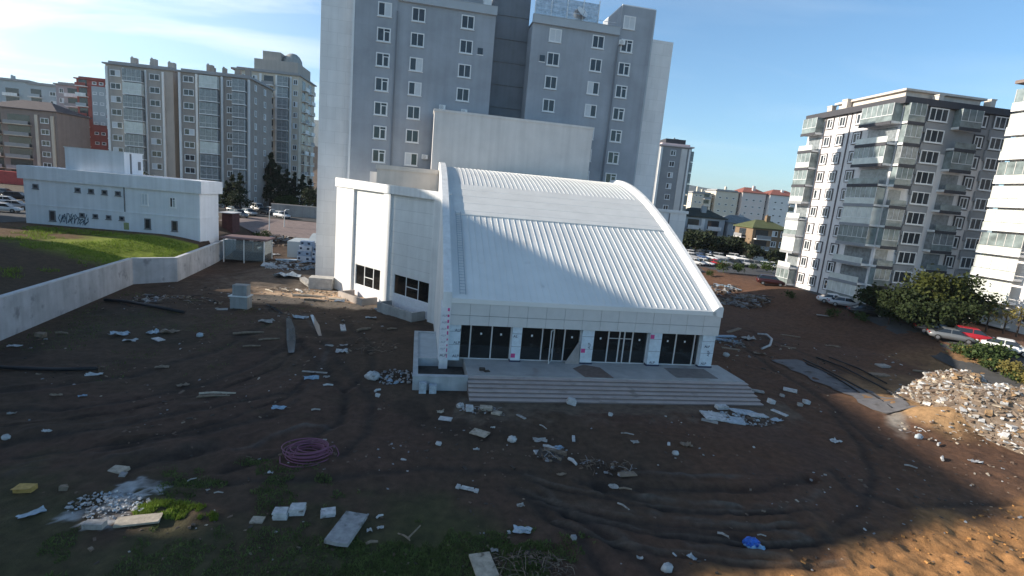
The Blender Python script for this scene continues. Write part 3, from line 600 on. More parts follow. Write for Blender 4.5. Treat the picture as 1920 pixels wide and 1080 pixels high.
def block(name, label, cat, corner, yaw, w, d, top, base, wallm, faces, nf, fh, z0, roofm=M_TIN, roof='flat', over=.5, stacks=3, group=None, par_h=.9, **kw):
    t = thing(name, label, cat, (corner[0], corner[1], base), yaw, group); H_ = top-base
    m_ = MB(); m_.box(0, w, 0, d, -3, H_); m_.build('wall', wallm, t)
    if roof == 'flat':
        m_ = MB(); m_.box(-over, w+over, -over, d+over, H_, H_+.35); m_.box(.4, w-.4, .4, d-.4, H_+.35, H_+par_h); r = m_.build('roof', roofm, t)
    elif roof == 'hip':
        m_ = MB(); rh = min(w, d)*.22; m_.add([(-over, -over, H_), (w+over, -over, H_), (w+over, d+over, H_), (-over, d+over, H_), (w*.3, d*.5, H_+rh), (w*.7, d*.5, H_+rh), (-over, -over, H_-.25), (w+over, -over, H_-.25), (w+over, d+over, H_-.25), (-over, d+over, H_-.25)],
              [(0, 1, 5, 4), (1, 2, 5), (2, 3, 4, 5), (3, 0, 4), (6, 7, 1, 0), (7, 8, 2, 1), (8, 9, 3, 2), (9, 6, 0, 3), (9, 8, 7, 6)]); r = m_.build('roof', roofm, t)
    for i in range(stacks):
        x = w*(.15+.7*(i+.5)/max(stacks, 1))+random.uniform(-.6, .6); y = d*random.uniform(.15, .6); hh_ = random.uniform(1.2, 2.4); m_ = MB(); m_.box(x, x+random.uniform(.7, 1.6), y, y+1, H_+.2, H_+par_h+hh_); m_.box(x+.1, x+.4, y+.2, y+.5, H_+par_h+hh_, H_+par_h+hh_+.3); m_.build('chimney', wallm, r)
    for k, cols in faces.items(): facade(t, Face(k, w, d), cols, nf, fh, z0, wallm, **kw)
    return t
# ================================================================== TALL GREY TOWER BEHIND THE HALL
K = 71/62; TZ = lambda z: 14+(z-14)*K
TW = thing('apartment_tower', 'tall blue grey apartment tower right behind the white hall', 'tower', (-20.38*K, 71, 0), YAW)
def tb(name, m, *boxes):
    q = MB(); [q.box(*b) for b in boxes]; return q.build(name, m, TW)
s1, s2, s3, s4, s5, s6 = 4.75*K, 15.95*K, 20.41*K, 31.2*K, 35.5*K, 38.7*K; DP = 8
tb('side_panel_wall', M_TPANEL, (-4.15, -.02, .9, DP, -1, 47)); tb('side_panel_wall', M_TPANEL, (s5+.02, s6, .8, DP, -1, TZ(34.6)))
tb('wall', M_TOWER, (0, s1, 0, DP, -1, 47)); tb('wall', M_TOWER, (s1, s2, .12, DP, -1, TZ(34.3))); tb('wall', M_TOWER, (s3, s4, .12, DP, -1, TZ(34.2))); tb('wall', M_TOWER, (s4, s5, 0, DP, -1, TZ(37.7)))
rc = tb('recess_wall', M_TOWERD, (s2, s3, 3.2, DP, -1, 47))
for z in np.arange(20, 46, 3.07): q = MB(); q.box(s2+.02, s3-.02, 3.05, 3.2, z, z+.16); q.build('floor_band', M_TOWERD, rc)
for a, b_, z in ((s1+.02, s2+.1, TZ(34.3)), (s3-.1, s4-.02, TZ(34.2))):
    tb('parapet', M_TBAND, (a, b_, -.25, .2, z, z+1.0), (a, b_, -.3, .25, z+1.0, z+1.08)); tb('roof_slab', M_TIN, (a, b_, .21, DP, z, z+.2))
q = MB(); q.box(s4, s5, 0, DP, TZ(37.7), TZ(37.7)+.12); q.build('coping', M_FRAME, TW)
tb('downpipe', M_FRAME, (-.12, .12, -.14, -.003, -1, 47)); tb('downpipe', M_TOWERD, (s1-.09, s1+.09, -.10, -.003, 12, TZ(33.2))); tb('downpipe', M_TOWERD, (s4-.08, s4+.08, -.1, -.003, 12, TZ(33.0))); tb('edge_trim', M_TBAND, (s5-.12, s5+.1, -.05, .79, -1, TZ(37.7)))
wy = {0: 0, 1: .12}
plan = [(3.35, 0, 'transom'), (7.1, .12, 'two'), (12.72, .12, 'two'), (23.25, .12, 'two'), (28.65, .12, 'two'), (32.3, 0, 'transom')]
zc0 = TZ(33.15); spec = {(1, 2): 'blindr', (1, 3): 'blindr', (1, 6): 'blindl', (1, 5): 'two', (3, 0): 'blind2', (4, 2): 'blindl', (4, 3): 'blindl', (4, 4): 'blindl', (0, 7): 'transom', (0, 0): 'blindr', (5, -1): 'blind2'}
for ci, (s, y, kd) in enumerate(plan):
    for k in range(-1, 9):
        if k == -1 and ci not in (5,): continue
        z = zc0-k*3.07
        if ci == 5: z += .0
        if z < 10: continue
        add_win(TW, (s*K, y, z), 0, 1.75, 1.72, spec.get((ci, k), kd))
for s, z in ((14.4, 30.2), (21.9, 30.4), (13.9, 21.5)):
    q = MB(); q.box(s*K-.35, s*K+.35, .05, .14, TZ(z)-.4, TZ(z)+.4); o = q.build('vent_opening', M_PANE, TW); q = MB(); q.box(s*K-.45, s*K+.45, .08, .13, TZ(z)-.52, TZ(z)-.41); q.build('sill', M_FRAME, o)
tb('penthouse_wall', M_TBAND, (s1+2, s2-.5, 6, 12, TZ(34.3)+.2, TZ(34.3)+4)); tb('penthouse_wall', M_FRAME, (s2-1.6, s2-.6, 1.2, 3.0, TZ(34.3)+.2, TZ(34.3)+5))
# roof terrace screen of ribbed translucent sheets
zr = TZ(34.2)+.2; sa, sb = s3+.3, s4-3.0; q = MB()
for i in range(4):
    for j in range(9):
        a = sa+(sb-sa)*i/4; q.box(a+.06, a+(sb-sa)/4-.06, 1.0+.03*(j % 2), 1.06+.03*(j % 2), zr+.8+j*.33, zr+.8+j*.33+.30)
scr = q.build('terrace_screen', mat('screen_sheet', (.50, .52, .55), .25, .3, 3, metal=.5), TW)
for i in range(5): q = MB(); q.box(sa+(sb-sa)*i/4-.05, sa+(sb-sa)*i/4+.05, .95, 1.1, zr, zr+4.2); q.build('screen_post', M_FRAME, scr)
q = MB(); [q.tube([(sb, 1, zr+h), (s4-.3, 1, zr+h)], .03) for h in (1.0, 1.7)]; q.build('railing', M_FRAME, TW)
TM = Matrix.Translation((-20.38*K, 71, 0)) @ Matrix.Rotation(YAW, 4, 'Z')
def ac_unit(s, z, label, y=.0):
    p = TM @ Vector((s*K, y-.03, TZ(z))); t = thing('air_conditioner', label, 'air conditioner', p, YAW)
    q = MB(); q.box(-.42, .42, -.34, -.02, 0, .62); q.build('casing', M_FRAME, t); q = MB()
    for r0, r1 in ((.25, .22), (.15, .12), (.05, 0)):
        q.add([(-.1+r0*math.cos(a), -.345, .31+r0*math.sin(a)) for a in np.linspace(0, 2*math.pi, 13)[:-1]]+[(-.1+r1*math.cos(a), -.345, .31+r1*math.sin(a)) for a in np.linspace(0, 2*math.pi, 13)[:-1]], [(i, (i+1) % 12, 12+(i+1) % 12, 12+i) for i in range(12)])
    q.box(-.42, .42, -.343, -.341, .02, .04); q.build('fan_grille', M_JOINT, t); q = MB(); q.box(-.35, -.3, -.4, -.01, -.08, -.002); q.box(.3, .35, -.4, -.01, -.08, -.002); q.build('bracket', M_JOINT, t)
ac_unit(8.7, 17.2, 'white air conditioner on the tower just left of the plain grey block', .12); ac_unit(10.4, 23.1, 'white air conditioner above the left corner of the plain grey block', .12)
ac_unit(13.0, 22.9, 'white air conditioner peeking over the top edge of the plain grey block', .12); ac_unit(31.6, 33.15, 'air conditioner below the window near the top right corner of the tower')
# satellite dish on the parapet
def dish(loc, rz, label, r=.9, m=None):
    t = thing('satellite_dish', label, 'satellite dish', loc, rz); q = MB(); n = 16
    vs = [(0, 0, 0)]; fs = []
    for k in range(1, 4):
        rr = r*k/3; vs += [(rr*math.cos(2*math.pi*i/n), -.28*(rr/r)**2*r, rr*math.sin(2*math.pi*i/n)) for i in range(n)]
    fs += [(0, 1+(i+1) % n, 1+i) for i in range(n)]
    for k in range(2): fs += [(1+k*n+i, 1+k*n+(i+1) % n, 1+(k+1)*n+(i+1) % n, 1+(k+1)*n+i) for i in range(n)]
    q.M = Matrix.Translation((0, 0, 1.3)) @ Matrix.Rotation(R(-35), 4, 'X'); q.add(vs, fs); q.build('reflector', m or M_FRAME, t, True)
    q = MB(); q.tube([(0, .05, 0), (0, .05, 1.3)], .05); q.build('mast', M_JOINT, t); q = MB(); q.tube([(0, -.1, .6), (0, -.75, 1.55)], .025); q.build('feed_arm', M_JOINT, t)
dish(TM @ Vector((26.3*K, .6, TZ(34.2)+1.0)), YAW+.5, 'white satellite dish at the parapet of the tower, in front of the ribbed screen')
# ================================================================== RIGHT: WHITE APARTMENT BLOCK WITH GLAZED BALCONIES
M_RB = mat('white_render', (.74, .72, .72), .85, .06, .5, streak=.08); M_RBG = mat('grey_render_band', (.29, .30, .315), .9, .08, .6); M_CHAR = mat('charcoal_trim', (.055, .055, .065), .7, .1, 2)
RBY = math.atan2(2.7, 18.8); RBH = 32.4-2.5
rb = thing('apartment_block', 'white apartment block with balconies and charcoal slab edges standing right of the hall', 'apartment block', (52, 76, 2.5), RBY)
q = MB(); q.box(0, 18, 0, 19, -2, RBH-1.2); q.build('wall', M_RB, rb)
q = MB(); q.box(-.6, 18.6, -.6, 19.6, RBH-1.2, RBH-.3); rf = q.build('roof', M_CHAR, rb); q = MB(); q.box(2.5, 15, 3, 16, RBH-.3, RBH+1.3); q.box(2.0, 15.5, 2.5, 16.5, RBH+1.3, RBH+1.6); q.build('penthouse', M_BEIGE, rf)
for x, y, h_ in ((1.5, 13, 1.6), (2, 17, 1.2), (16.2, 2.5, 1.5), (17.2, 9, 1.6), (6.5, 1.5, .9)): q = MB(); q.box(x, x+.8, y, y+1.1, RBH-.3, RBH+h_); q.box(x-.08, x+.88, y-.08, y+1.18, RBH+h_, RBH+h_+.15); q.build('chimney', M_BEIGE, rf)
FH = 2.88
FL = Face('L', 18, 19); FF = Face('F', 18, 19)
M_RBFR = mat('window_surround_dark', (.10, .085, .09), .7, .1, 2)
for i in range(10):
    z = .05+i*FH
    for s in (5.0, 7.8, 11.4): 
        o = add_win(rb, FL.p(s, .05, z+1.7), FL.rz, 1.35, 1.55, random.choice(['two', 'blindr', 'two', 'transom']), M_FRAME)
        q = MB(); 
        for a0, a1, b0, b1 in ((-.85, -.70, -.95, .95), (.70, .85, -.95, .95), (-.70, .70, .80, .95), (-.70, .70, -.95, -.88)): q.box(a0, a1, -.1, .0, b0, b1)
        q.build('surround', M_RBFR, o)
    # far balcony on the left face
    def bal(fc, a0, a1, out, z, glazed, wrap=None):
        q = MB(); fc.box(q, a0, a1, 0, out, z-.15, z+.15); o = q.build('balcony', M_WHITE, rb)
        q = MB(); fc.box(q, a0-.03, a1+.03, out+.003, out+.10, z-.30, z+.14); q.build('slab_edge', M_CHAR if (fc is FF or i > 5) else M_RBG, o)
        q = MB(); fc.box(q, a0+.3, a1-.3, .0, .03, z+.16, z+FH-.5); q.build('balcony_door', M_PANE2, o)
        gm = (random.choice([M_BGLASS, M_BGLASS, M_BWHITE]) if fc is FL else random.choice([M_BGLASS, M_BGLASS, M_BGLASS, M_PANE2])) if glazed else None
        q = MB()
        if glazed: fc.box(q, a0+.04, a1-.04, out-.06, out-.02, z+1.0, z+FH-.3); fc.box(q, a0+.04, a0+.08, .05, out-.06, z+.16, z+FH-.3); fc.box(q, a1-.08, a1-.04, .05, out-.06, z+.16, z+FH-.3); q.build('glazing', gm, o); q = MB()
        fc.box(q, a0, a1, out-.05, out, z+.16, z+.97); q.build('parapet', M_BWHITE if (fc is FL and i % 3) else M_BGLASS, o)
        if glazed:
            q = MB(); n = max(3, int((a1-a0)/.9))
            for k in range(n+1): a = a0+(a1-a0-.05)*k/n; fc.box(q, a, a+.05, out-.015, out+.01, z+1.0, z+FH-.3)
            fc.box(q, a0, a1, out-.015, out+.03, z+.97, z+1.03); q.build('glazing_bar', M_FRAME, o)
    bal(FL, .2, 3.6, 1.5, z+.2, i not in (1, 4, 8)); bal(FL, 13.2, 18.9, 1.5, z+.2, i not in (1, 2, 6, 8))
    bal(FF, .02, 2.6, 1.0, z+.2, i not in (2, 5)); bal(FF, 7.9, 11.3, 1.3, z+.2, i in (3, 7, 9))
    o = add_win(rb, FF.p(5.2, .35, z+1.75), 0, 3.0, 1.8, 'triple', M_FRAME)
    q = MB(); FF.box(q, 3.5, 6.9, 0, .3, z-.75, z+.70); q.build('grey_panel', M_RBG, rb)
    o = add_win(rb, FF.p(12.7, .05, z+1.7), 0, 1.3, 1.6, 'two', M_FRAME); q = MB()
    for a0, a1, b0, b1 in ((-.85, -.67, -1.0, 1.0), (.67, .85, -1.0, 1.0), (-.67, .67, .82, 1.0), (-.67, .67, -1.0, -.9)): q.box(a0, a1, -.12, .0, b0, b1)
    q.build('surround', M_CHAR, o)
    add_win(rb, FF.p(15.7, .3, z+1.75), 0, 2.7, 1.7, 'triple', M_FRAME); q = MB(); FF.box(q, 14.1, 17.4, 0, .26, z-.75, z+.7); q.build('grey_panel', M_RBG, rb)
q = MB(); FF.box(q, .05, 17.95, .002, .04, 22.6, RBH-1.21); q.build('grey_storey', M_RBG, rb)
q = MB(); FL.box(q, 9.5, 9.7, 0, .1, 0, RBH-1.2); FL.box(q, 3.9, 4.0, 0, .1, 0, RBH-1.2); q.build('downpipe', M_RBFR, rb)
# far right neighbour, mostly outside the frame
fr = thing('apartment_block', 'sunlit white apartment block with stacked pale balconies cut by the right photo edge', 'apartment block', (65.8, 55.4, 2.2), RBY)
q = MB(); q.box(0, 14, 0, 15.6, -2, 31.6); q.build('wall', M_RB, fr); q = MB(); q.box(-1.2, 15, -1, 16.4, 31.6, 32.0); q.box(-.4, 14, 0, 15.8, 32.0, 32.7); q.build('roof', mat('brown_eave', (.22, .17, .15), .8, .1, 2), fr)
F2 = Face('L', 14, 15.6)
for i in range(10):
    z = .6+i*3.05; q = MB(); F2.box(q, -.3, 5.2, 0, 1.4, z, z+.3); o = q.build('balcony', M_WHITE, fr)
    q = MB(); F2.box(q, -.3, 5.2, 1.32, 1.4, z+.303, z+1.1); q.build('parapet', M_BWHITE, o); q = MB(); F2.box(q, -.25, 5.1, 1.28, 1.31, z+1.15, z+2.75); F2.box(q, -.28, -.25, .05, 1.28, z+.31, z+2.75); q.build('glazing', M_BWHITE if i % 3 else M_BGLASS, o)
    q = MB(); [F2.box(q, -.2+k*1.06, -.14+k*1.06, 1.315, 1.35, z+1.15, z+2.75) for k in range(6)]; q.build('glazing_bar', M_FLY, o)
    o = add_win(fr, F2.p(7.0, .05, z+1.9), F2.rz, 1.5, 1.6, 'two'); q = MB()
    for a0, a1, b0, b1 in ((-.95, -.77, -1.0, 1.0), (.77, .95, -1.0, 1.0), (-.77, .77, .82, 1.0)): q.box(a0, a1, -.12, .0, b0, b1)
    q.build('surround', M_RBFR, o)
# ================================================================== FAR RIGHT BACKGROUND
gb = block('apartment_block', 'narrow dark grey and white apartment block standing behind the right edge of the tall tower', 'apartment block', (36.6, 145), .06, 8.6, 12, 30.6, 2.5, M_RBG, {'F': [('w', 3.6, 1.5), ('q', 6.6, 1.6), ('p', 8.1, .4), ('p', .3, .6)], 'L': [('g', 4, 4), ('w', 9.5, 1.4)], 'R': [('g', 3, 3.4), ('g', 8, 3.2)]}, 9, 2.95, 1.2, roofm=mat('pale_roof_band', (.6, .5, .5), .8, .1, 1), stacks=1, dark=M_FLY)
q = MB(); q.box(1.5, 7, 1, 8, 28.9, 30.2); q.build('roof_room', M_CHAR, gb)
CREAM = mat('cream_render', (.66, .60, .50), .9, .06, .4); PINKW = mat('pinkish_white_render', (.70, .62, .58), .9, .06, .4); WHT = mat('far_white_render', (.72, .71, .70), .9, .06, .4)
for nm, x, w, top, m_, lb, ro in [('a', 81, 9.5, 22.4, CREAM, 'cream apartment block with dark roof stacks, first in the distant row', 'flat'), ('b', 92, 11, 24.4, CREAM, 'pale cream apartment block between the stacked roof and the red roofs in the distant row', 'flat'), ('c', 104.5, 11.5, 25.0, PINKW, 'pink white apartment block with a red roof in the middle of the distant row', 'hip'), ('d', 117.5, 15, 25.0, WHT, 'white apartment block with a red roof at the right end of the distant row', 'hip')]:
    block('apartment_block', lb, 'apartment block', (x, 250), .08, w, 12, top, 4, m_, {'F': [('d', w*.2, 1.3), ('d', w*.42, 1.3), ('b', w*.75, 3.2)] if nm in 'ad' else [('d', w*.2, 1.3), ('d', w*.5, 1.3), ('d', w*.8, 1.3)], 'L': [('d', 3, 1.3), ('d', 6, 1.3), ('d', 9, 1.3)]}, 6, 3.1, .6, roof=ro, roofm=M_TILE if ro == 'hip' else M_TIN, stacks=3 if nm == 'a' else 1)
M_VILLA = mat('villa_render', (.42, .45, .48), .9, .08, .5)
block('villa', 'low grey villa with balconies and dark hipped roof beyond the right car park', 'house', (47.5, 150), .1, 12, 11, 12.6, 2.5, M_VILLA, {'F': [('b', 2.6, 4), ('p', 5.4, 1), ('b', 8.6, 4)]}, 3, 3.0, .6, roof='hip', roofm=mat('dark_roof_tiles', (.055, .06, .05), .9, .2, 1), stacks=1)
block('villa', 'grey villa with a dark loggia standing right of the other grey villa', 'house', (60.5, 151), .1, 9.5, 11, 11.8, 2.5, M_VILLA, {'F': [('w', 2.0, 1.4), ('b', 6.2, 4.4)]}, 3, 2.9, .4, roof='hip', roofm=mat('grey_roof_tiles', (.20, .22, .23), .9, .2, 1), stacks=1)
block('villa', 'brown house with an olive green roof at the right end of the car park', 'house', (60.6, 135), .1, 9.6, 9, 11.3, 2.5, mat('ochre_render', (.22, .155, .10), .9, .12, .5), {'F': [('b', 2.5, 4), ('w', 6, 1.5), ('w', 8.2, 1.2)], 'L': [('b', 4, 4)]}, 3, 2.7, .5, roof='hip', roofm=mat('olive_roof', (.10, .115, .05), .9, .15, 1), stacks=1)
# ================================================================== LEFT BACKGROUND
GW = mat('grey_white_render', (.43, .39, .355), .9, .08, .4, streak=.1); GB = mat('greige_render', (.345, .305, .275), .9, .08, .4, streak=.1); TAN = mat('tan_render', (.60, .53, .44), .9, .08, .4, streak=.1); BLG = mat('blue_grey_render', (.40, .45, .48), .9, .06, .4); BRN = mat('brown_render', (.26, .21, .19), .9, .1, .4, streak=.1)
block('apartment_block', 'pale grey block with white corner strips, left one of the big grey pair', 'apartment block', (-102.8, 131), .10, 15.5, 14, 36.2, 4.3, GW, {'F': [('p', .3, .5), ('w', 2.2, 2.4), ('p', 4.1, .35), ('g', 6.6, 4.4), ('p', 9.2, .35), ('w', 11.2, 2.4), ('p', 13.2, .5)], 'R': [('w', 3, 1.2), ('w', 9, 1.4)]}, 10, 3.05, .9, stacks=5, dark=GB)
block('apartment_block', 'darker grey block with white corner strips, right one of the big grey pair', 'apartment block', (-83.8, 129), .10, 16.5, 14, 35.6, 4.3, GB, {'F': [('p', .3, .5), ('w', 2.3, 2.4), ('p', 4.2, .5), ('g', 7.3, 4.2), ('p', 10, .5), ('w', 11.7, 1.3), ('g', 14.2, 3), ('p', 16.2, .5)], 'R': [('w', 3, 1.2), ('w', 9, 1.4)]}, 10, 3.05, .7, stacks=5)
tw = block('apartment_tower', 'tall pale stepped tower with a small roof dome, left of the big grey tower', 'tower', (-84.5, 155), .10, 18, 15, 42.0, 4.3, TAN, {'F': [('w', 2, 1.8), ('p', 4.0, .5), ('w', 5.6, 1.3), ('p', 7.2, .6), ('b', 9.4, 3.2), ('p', 11.6, .5), ('g', 13.6, 3), ('p', 15.6, .5), ('w', 16.9, 1.2)], 'R': [('b', 4, 3.4), ('b', 10, 3.4)]}, 12, 3.05, .7, stacks=2)
q = MB(); q.box(5, 17.2, 1, 13, 38.2, 41.5); q.box(7, 12, 2, 9, 41.5, 44.0); q.build('stepped_top', GW, tw)
q = MB(); vs = []; n = 14
for k in range(5):
    a = k/4*math.pi/2*.98; vs += [(14.4+2.8*math.cos(a)*math.cos(2*math.pi*i/n), 5+2.8*math.cos(a)*math.sin(2*math.pi*i/n), 41.5+3.2*math.sin(a)) for i in range(n)]
q.add(vs, [(k*n+i, k*n+(i+1) % n, (k+1)*n+(i+1) % n, (k+1)*n+i) for k in range(4) for i in range(n)]+[tuple(4*n+i for i in range(n))]); q.build('dome', M_CONC, tw, True)
q = MB(); q.box(2, 4.4, -.4, 6, 34.6, 35.1); q.box(-1, 5, 0, 8, 37.7, 38.2); q.build('eave', M_TILE, tw)
block('apartment_block', 'red and grey apartment block with a red roof edge on the left skyline', 'apartment block', (-139.5, 166), .1, 12.5, 13, 37, 4.3, M_REDW, {'F': [('b', 1.8, 3), ('d', 5.2, 1.2), ('d', 7.2, 1.2), ('b', 10.6, 3)]}, 11, 3, .6, stacks=2, dark=BLG, roofm=M_REDW)
q = MB(); q.box(4.3, 8.4, -.08, -.002, 19.5, 31); q.build('grey_panel', BLG, [o for o in COL.objects if o.get('label', '').startswith('red and grey apartment')][0])
block('apartment_block', 'pinkish white block with rows of white balconies beside the red block', 'apartment block', (-149.5, 170), .1, 9, 13, 35.3, 4.3, mat('lilac_render', (.42, .37, .38), .9, .08, .4), {'F': [('w', 1.6, 1.3), ('b', 5.6, 5)]}, 10, 3, .6, stacks=1, slabm=M_WHITE)
block('apartment_block', 'pale blue grey apartment block far left behind the brown balconied building', 'apartment block', (-177, 190), .1, 23, 13, 37, 4.3, BLG, {'F': [('b', 2.5, 4), ('w', 8, 2), ('b', 12, 4), ('w', 17, 2), ('p', 19.5, .7), ('w', 21.3, 1.2)]}, 10, 3.1, .6, stacks=1)
block('apartment_block', 'tall pale apartment block at the far left edge of the skyline', 'apartment block', (-200, 192), .1, 20, 13, 38, 4.3, BLG, {'F': [('b', 4, 5), ('b', 14, 5)]}, 10, 3.1, .6, stacks=1)
block('apartment_block', 'brown mid rise building with open balconies and a pitched dark roof at the left edge', 'apartment block', (-152.5, 149), .1, 19.5, 13, 25.5, 4.3, BRN, {'F': [('b', 3, 4.2), ('b', 9.5, 6.5), ('p', 14.2, .8), ('w', 16.3, 2.2), ('p', 18.4, .8)]}, 6, 3.1, 1.2, roof='hip', roofm=mat('brown_roof', (.12, .10, .10), .9, .15, 1), stacks=1, slabm=TAN)
q = MB(); q.box(0, 17, 0, 4, 0, 3.4); t = q.build('shop_awning', mat('red_shopfront', (.35, .05, .05), .7, .2, 1), None); t.location = (-152, 143.5, 4.4); t.rotation_euler = (0, 0, .1); tag(t, 'red ground floor shopfront before the brown balconied building', 'shopfront')
# ================================================================== TWO STOREY WHITE BUILDING
wbm = mat('pale_blue_render', (.76, .78, .82), .85, .05, .5, streak=.10)
wb = thing('commercial_building', 'low white two storey building with small windows and graffiti on its base', 'building', (-68.9, 72.2, 4), R(3.6))
q = MB(); q.box(0, 23.7, 0, 5.2, -2, 7.3); q.build('wall', wbm, wb)
q = MB(); q.box(-.5, 24.1, -.35, 5.7, 6.15, 7.9); q.box(-.4, 23.9, -.25, 5.5, 7.9, 7.95); q.box(-.05, 23.75, -.08, 5.25, 2.62, 2.72); pr_ = q.build('parapet_band', wbm, wb)
q = MB(); q.box(5.3, 13.2, .6, 4.6, 7.96, 10.9); q.box(5.2, 13.3, .5, 4.7, 10.9, 11.0); up_ = q.build('roof_room', wbm, wb); q = MB(); q.box(13.21, 13.26, 1.8, 2.1, 8, 10.8); q.box(13.21, 13.25, 3.5, 4.1, 8.6, 9.8); q.build('roof_room_door', M_JOINT, up_)
for x in (1.6, 7.2, 9.0, 10.8, 12.6): add_win(wb, (x, .0, 5.2), 0, .75, .65, 'single', M_JOINT)
for x in (7.6, 9.4, 11.2, 13.0): add_win(wb, (x, .0, 1.75), 0, .7, .6, 'single', M_JOINT)
add_win(wb, (16.2, 0, 4.7), 0, .95, 1.7, 'blind2'); add_win(wb, (20.0, 0, 4.6), 0, .9, 1.5, 'transom')
for x in (3.6, 16.5, 20.2): add_win(wb, (x, 0, 1.3), 0, .85, 1.5, 'single', M_JOINT)
q = MB(); q.box(13.4, 13.52, -.1, -.003, 2.72, 6.15); q.build('downpipe', M_JOINT, wb)
gmat = mat('graffiti_paint', (.05, .085, .13), .7, .2, 3)
q = MB(); rr = random.Random(3)
for i in range(7):
    x = 4.3+i*.58; 
    for k in range(rr.choice([2, 3, 3])):
        p0 = Vector((x+rr.uniform(-.1, .5), -.03, rr.uniform(.3, .6))); p1 = Vector((x+rr.uniform(0, .7), -.03, rr.uniform(1.2, 1.9))); pm = (p0+p1)/2+Vector((rr.uniform(-.35, .35), 0, 0)); q.tube([p0, pm, p1], .05, 4)
    if i % 2: q.tube([(x-.05, -.03, 1.05), (x+.55, -.03, 1.15)], .035, 4)
q.build('graffiti', gmat, wb)
q = MB(); q.box(13.2, 13.9, -.03, -.003, .2, 1.2); q.build('stain', mat('moss_stain', (.30, .33, .16), .9, .2, 3), wb)
# glass kiosk with reddish roof at the right end
kp = Vector((-44.2, 77.5, float(base_h(-44.2, 77.5))))
ks = thing('glass_kiosk', 'small glass shelter with a flat reddish roof beside the low white building', 'shelter', kp, .15)
q = MB(); q.box(-.3, 6.3, -.3, 4.3, 3.6, 3.8); q.build('roof', mat('kiosk_roof', (.17, .11, .11), .8, .15, 1), ks)
for x in (.1, 3, 5.9):
    for y in (.1, 3.9): q = MB(); q.box(x-.06, x+.06, y-.06, y+.06, -1.5, 3.6); q.build('post', M_FRAME, ks)
q = MB(); q.box(.2, 5.8, .08, .11, .4, 3.4); q.box(5.88, 5.91, .2, 3.8, .4, 3.4); q.build('glass', M_KGLASS, ks); q = MB(); q.box(.5, 5.6, 2.6, 3.6, -1, 1.4); q.build('counter', M_CHAR, ks)
# retaining wall along the left of the site
rw = MB(); pts = [(-27.5, -2), (-37.35, 36.3), (-43.41, 57.93), (-40.55, 61.38), (-47.29, 86.97)]; tops = [3.4, 3.25, 3.05, 2.95, 3.0]
def wallseg(mb, a, b, za, zb, th=.32):
    a = Vector((*a, 0)); b = Vector((*b, 0)); d = (b-a).normalized(); n_ = Vector((-d.y, d.x, 0))*th
    mb.add([a-Vector((0, 0, .6)), b-Vector((0, 0, .6)), b+n_-Vector((0, 0, .6)), a+n_-Vector((0, 0, .6)), a+Vector((0, 0, za)), b+Vector((0, 0, zb)), b+n_+Vector((0, 0, zb)), a+n_+Vector((0, 0, za))], [(3, 2, 1, 0), (4, 5, 6, 7), (0, 1, 5, 4), (1, 2, 6, 5), (2, 3, 7, 6), (3, 0, 4, 7)])
for i in range(4): wallseg(rw, pts[i], pts[i+1], tops[i]-.1, tops[i+1]-.1)
rwo = tag(rw.build('retaining_wall', M_WALLC), 'long bare concrete retaining wall with a jog, left of the muddy site', 'wall')
rw = MB()
for i in range(4):
    a, b = pts[i], pts[i+1]; d = (Vector(b)-Vector(a)).normalized(); o_ = Vector((d.y, -d.x))*.05; wallseg(rw, Vector(a)+o_, Vector(b)+o_, tops[i], tops[i+1], .42)
rw2 = MB()
for i in range(4):
    a, b = pts[i], pts[i+1]; d = (Vector(b)-Vector(a)).normalized(); n_ = Vector((-d.y, d.x)); za, zb = tops[i], tops[i+1]; A0 = Vector(a)-n_*.06; B0 = Vector(b)-n_*.06; A1 = Vector(a)+n_*.38; B1 = Vector(b)+n_*.38
    rw2.add([(A0.x, A0.y, za-.09), (B0.x, B0.y, zb-.09), (B1.x, B1.y, zb-.09), (A1.x, A1.y, za-.09), (A0.x, A0.y, za), (B0.x, B0.y, zb), (B1.x, B1.y, zb), (A1.x, A1.y, za)], [(3, 2, 1, 0), (4, 5, 6, 7), (0, 1, 5, 4), (1, 2, 6, 5), (2, 3, 7, 6), (3, 0, 4, 7)])
rw2.build('coping', mat('coping_concrete', (.60, .61, .63), .85, .12, 1), rwo)
# ================================================================== OFF-FRAME SHADOW CASTERS ON THE LEFT (added, shaped to shade the site)
shadow_block = thing('apartment_block', 'unseen apartment block added left of the retaining wall, shaped to shadow the site', 'apartment block', (-95, 0, 3), 0)  # unseen block, outline traced back from the shadow edges
HY = lambda y: 27.9+.97*(y-18.4)  # end slope set by the sun edge across the lower right ground
q = MB(); q.box(0, 20, 25.0, 58.5, -2, 34.3)
q.prismx([(-8, -2), (17.6, -2), (17.6, HY(17.6)), (-8, HY(-8))], 0, 20); q.prismx([(17.6, -2), (19.4, -2), (19.4, 18.9), (17.6, 18.9)], 0, 20)
q.prismx([(17.6, 20.3), (19.4, 20.3), (19.4, HY(19.4)), (17.6, HY(17.6))], 19.5, 20); q.prismx([(19.4, -2), (25.0, -2), (25.0, HY(25.0)), (19.4, HY(19.4))], 0, 20); q.build('wall', GW, shadow_block)  # slot cut to let one sun patch through
lawn_shade_block = thing('apartment_block', 'unseen flat roofed block added left of the low white building to shade the lawn', 'apartment block', (-112, 65.5, 4), 0)  # added unseen to keep the lawn before the white building dark
q = MB(); q.box(0, 28, 0, 12, -2, 15.5); q.build('wall', GW, lawn_shade_block); q = MB(); q.box(-.3, 28.3, -.3, 12.3, 15.5, 15.9); q.build('roof', M_TIN, lawn_shade_block)
for i in range(4): add_win(lawn_shade_block, (28.03, 3, 2.5+i*3.3), R(90), 1.7, 1.5); add_win(lawn_shade_block, (28.03, 8, 2.5+i*3.3), R(90), 1.7, 1.5)
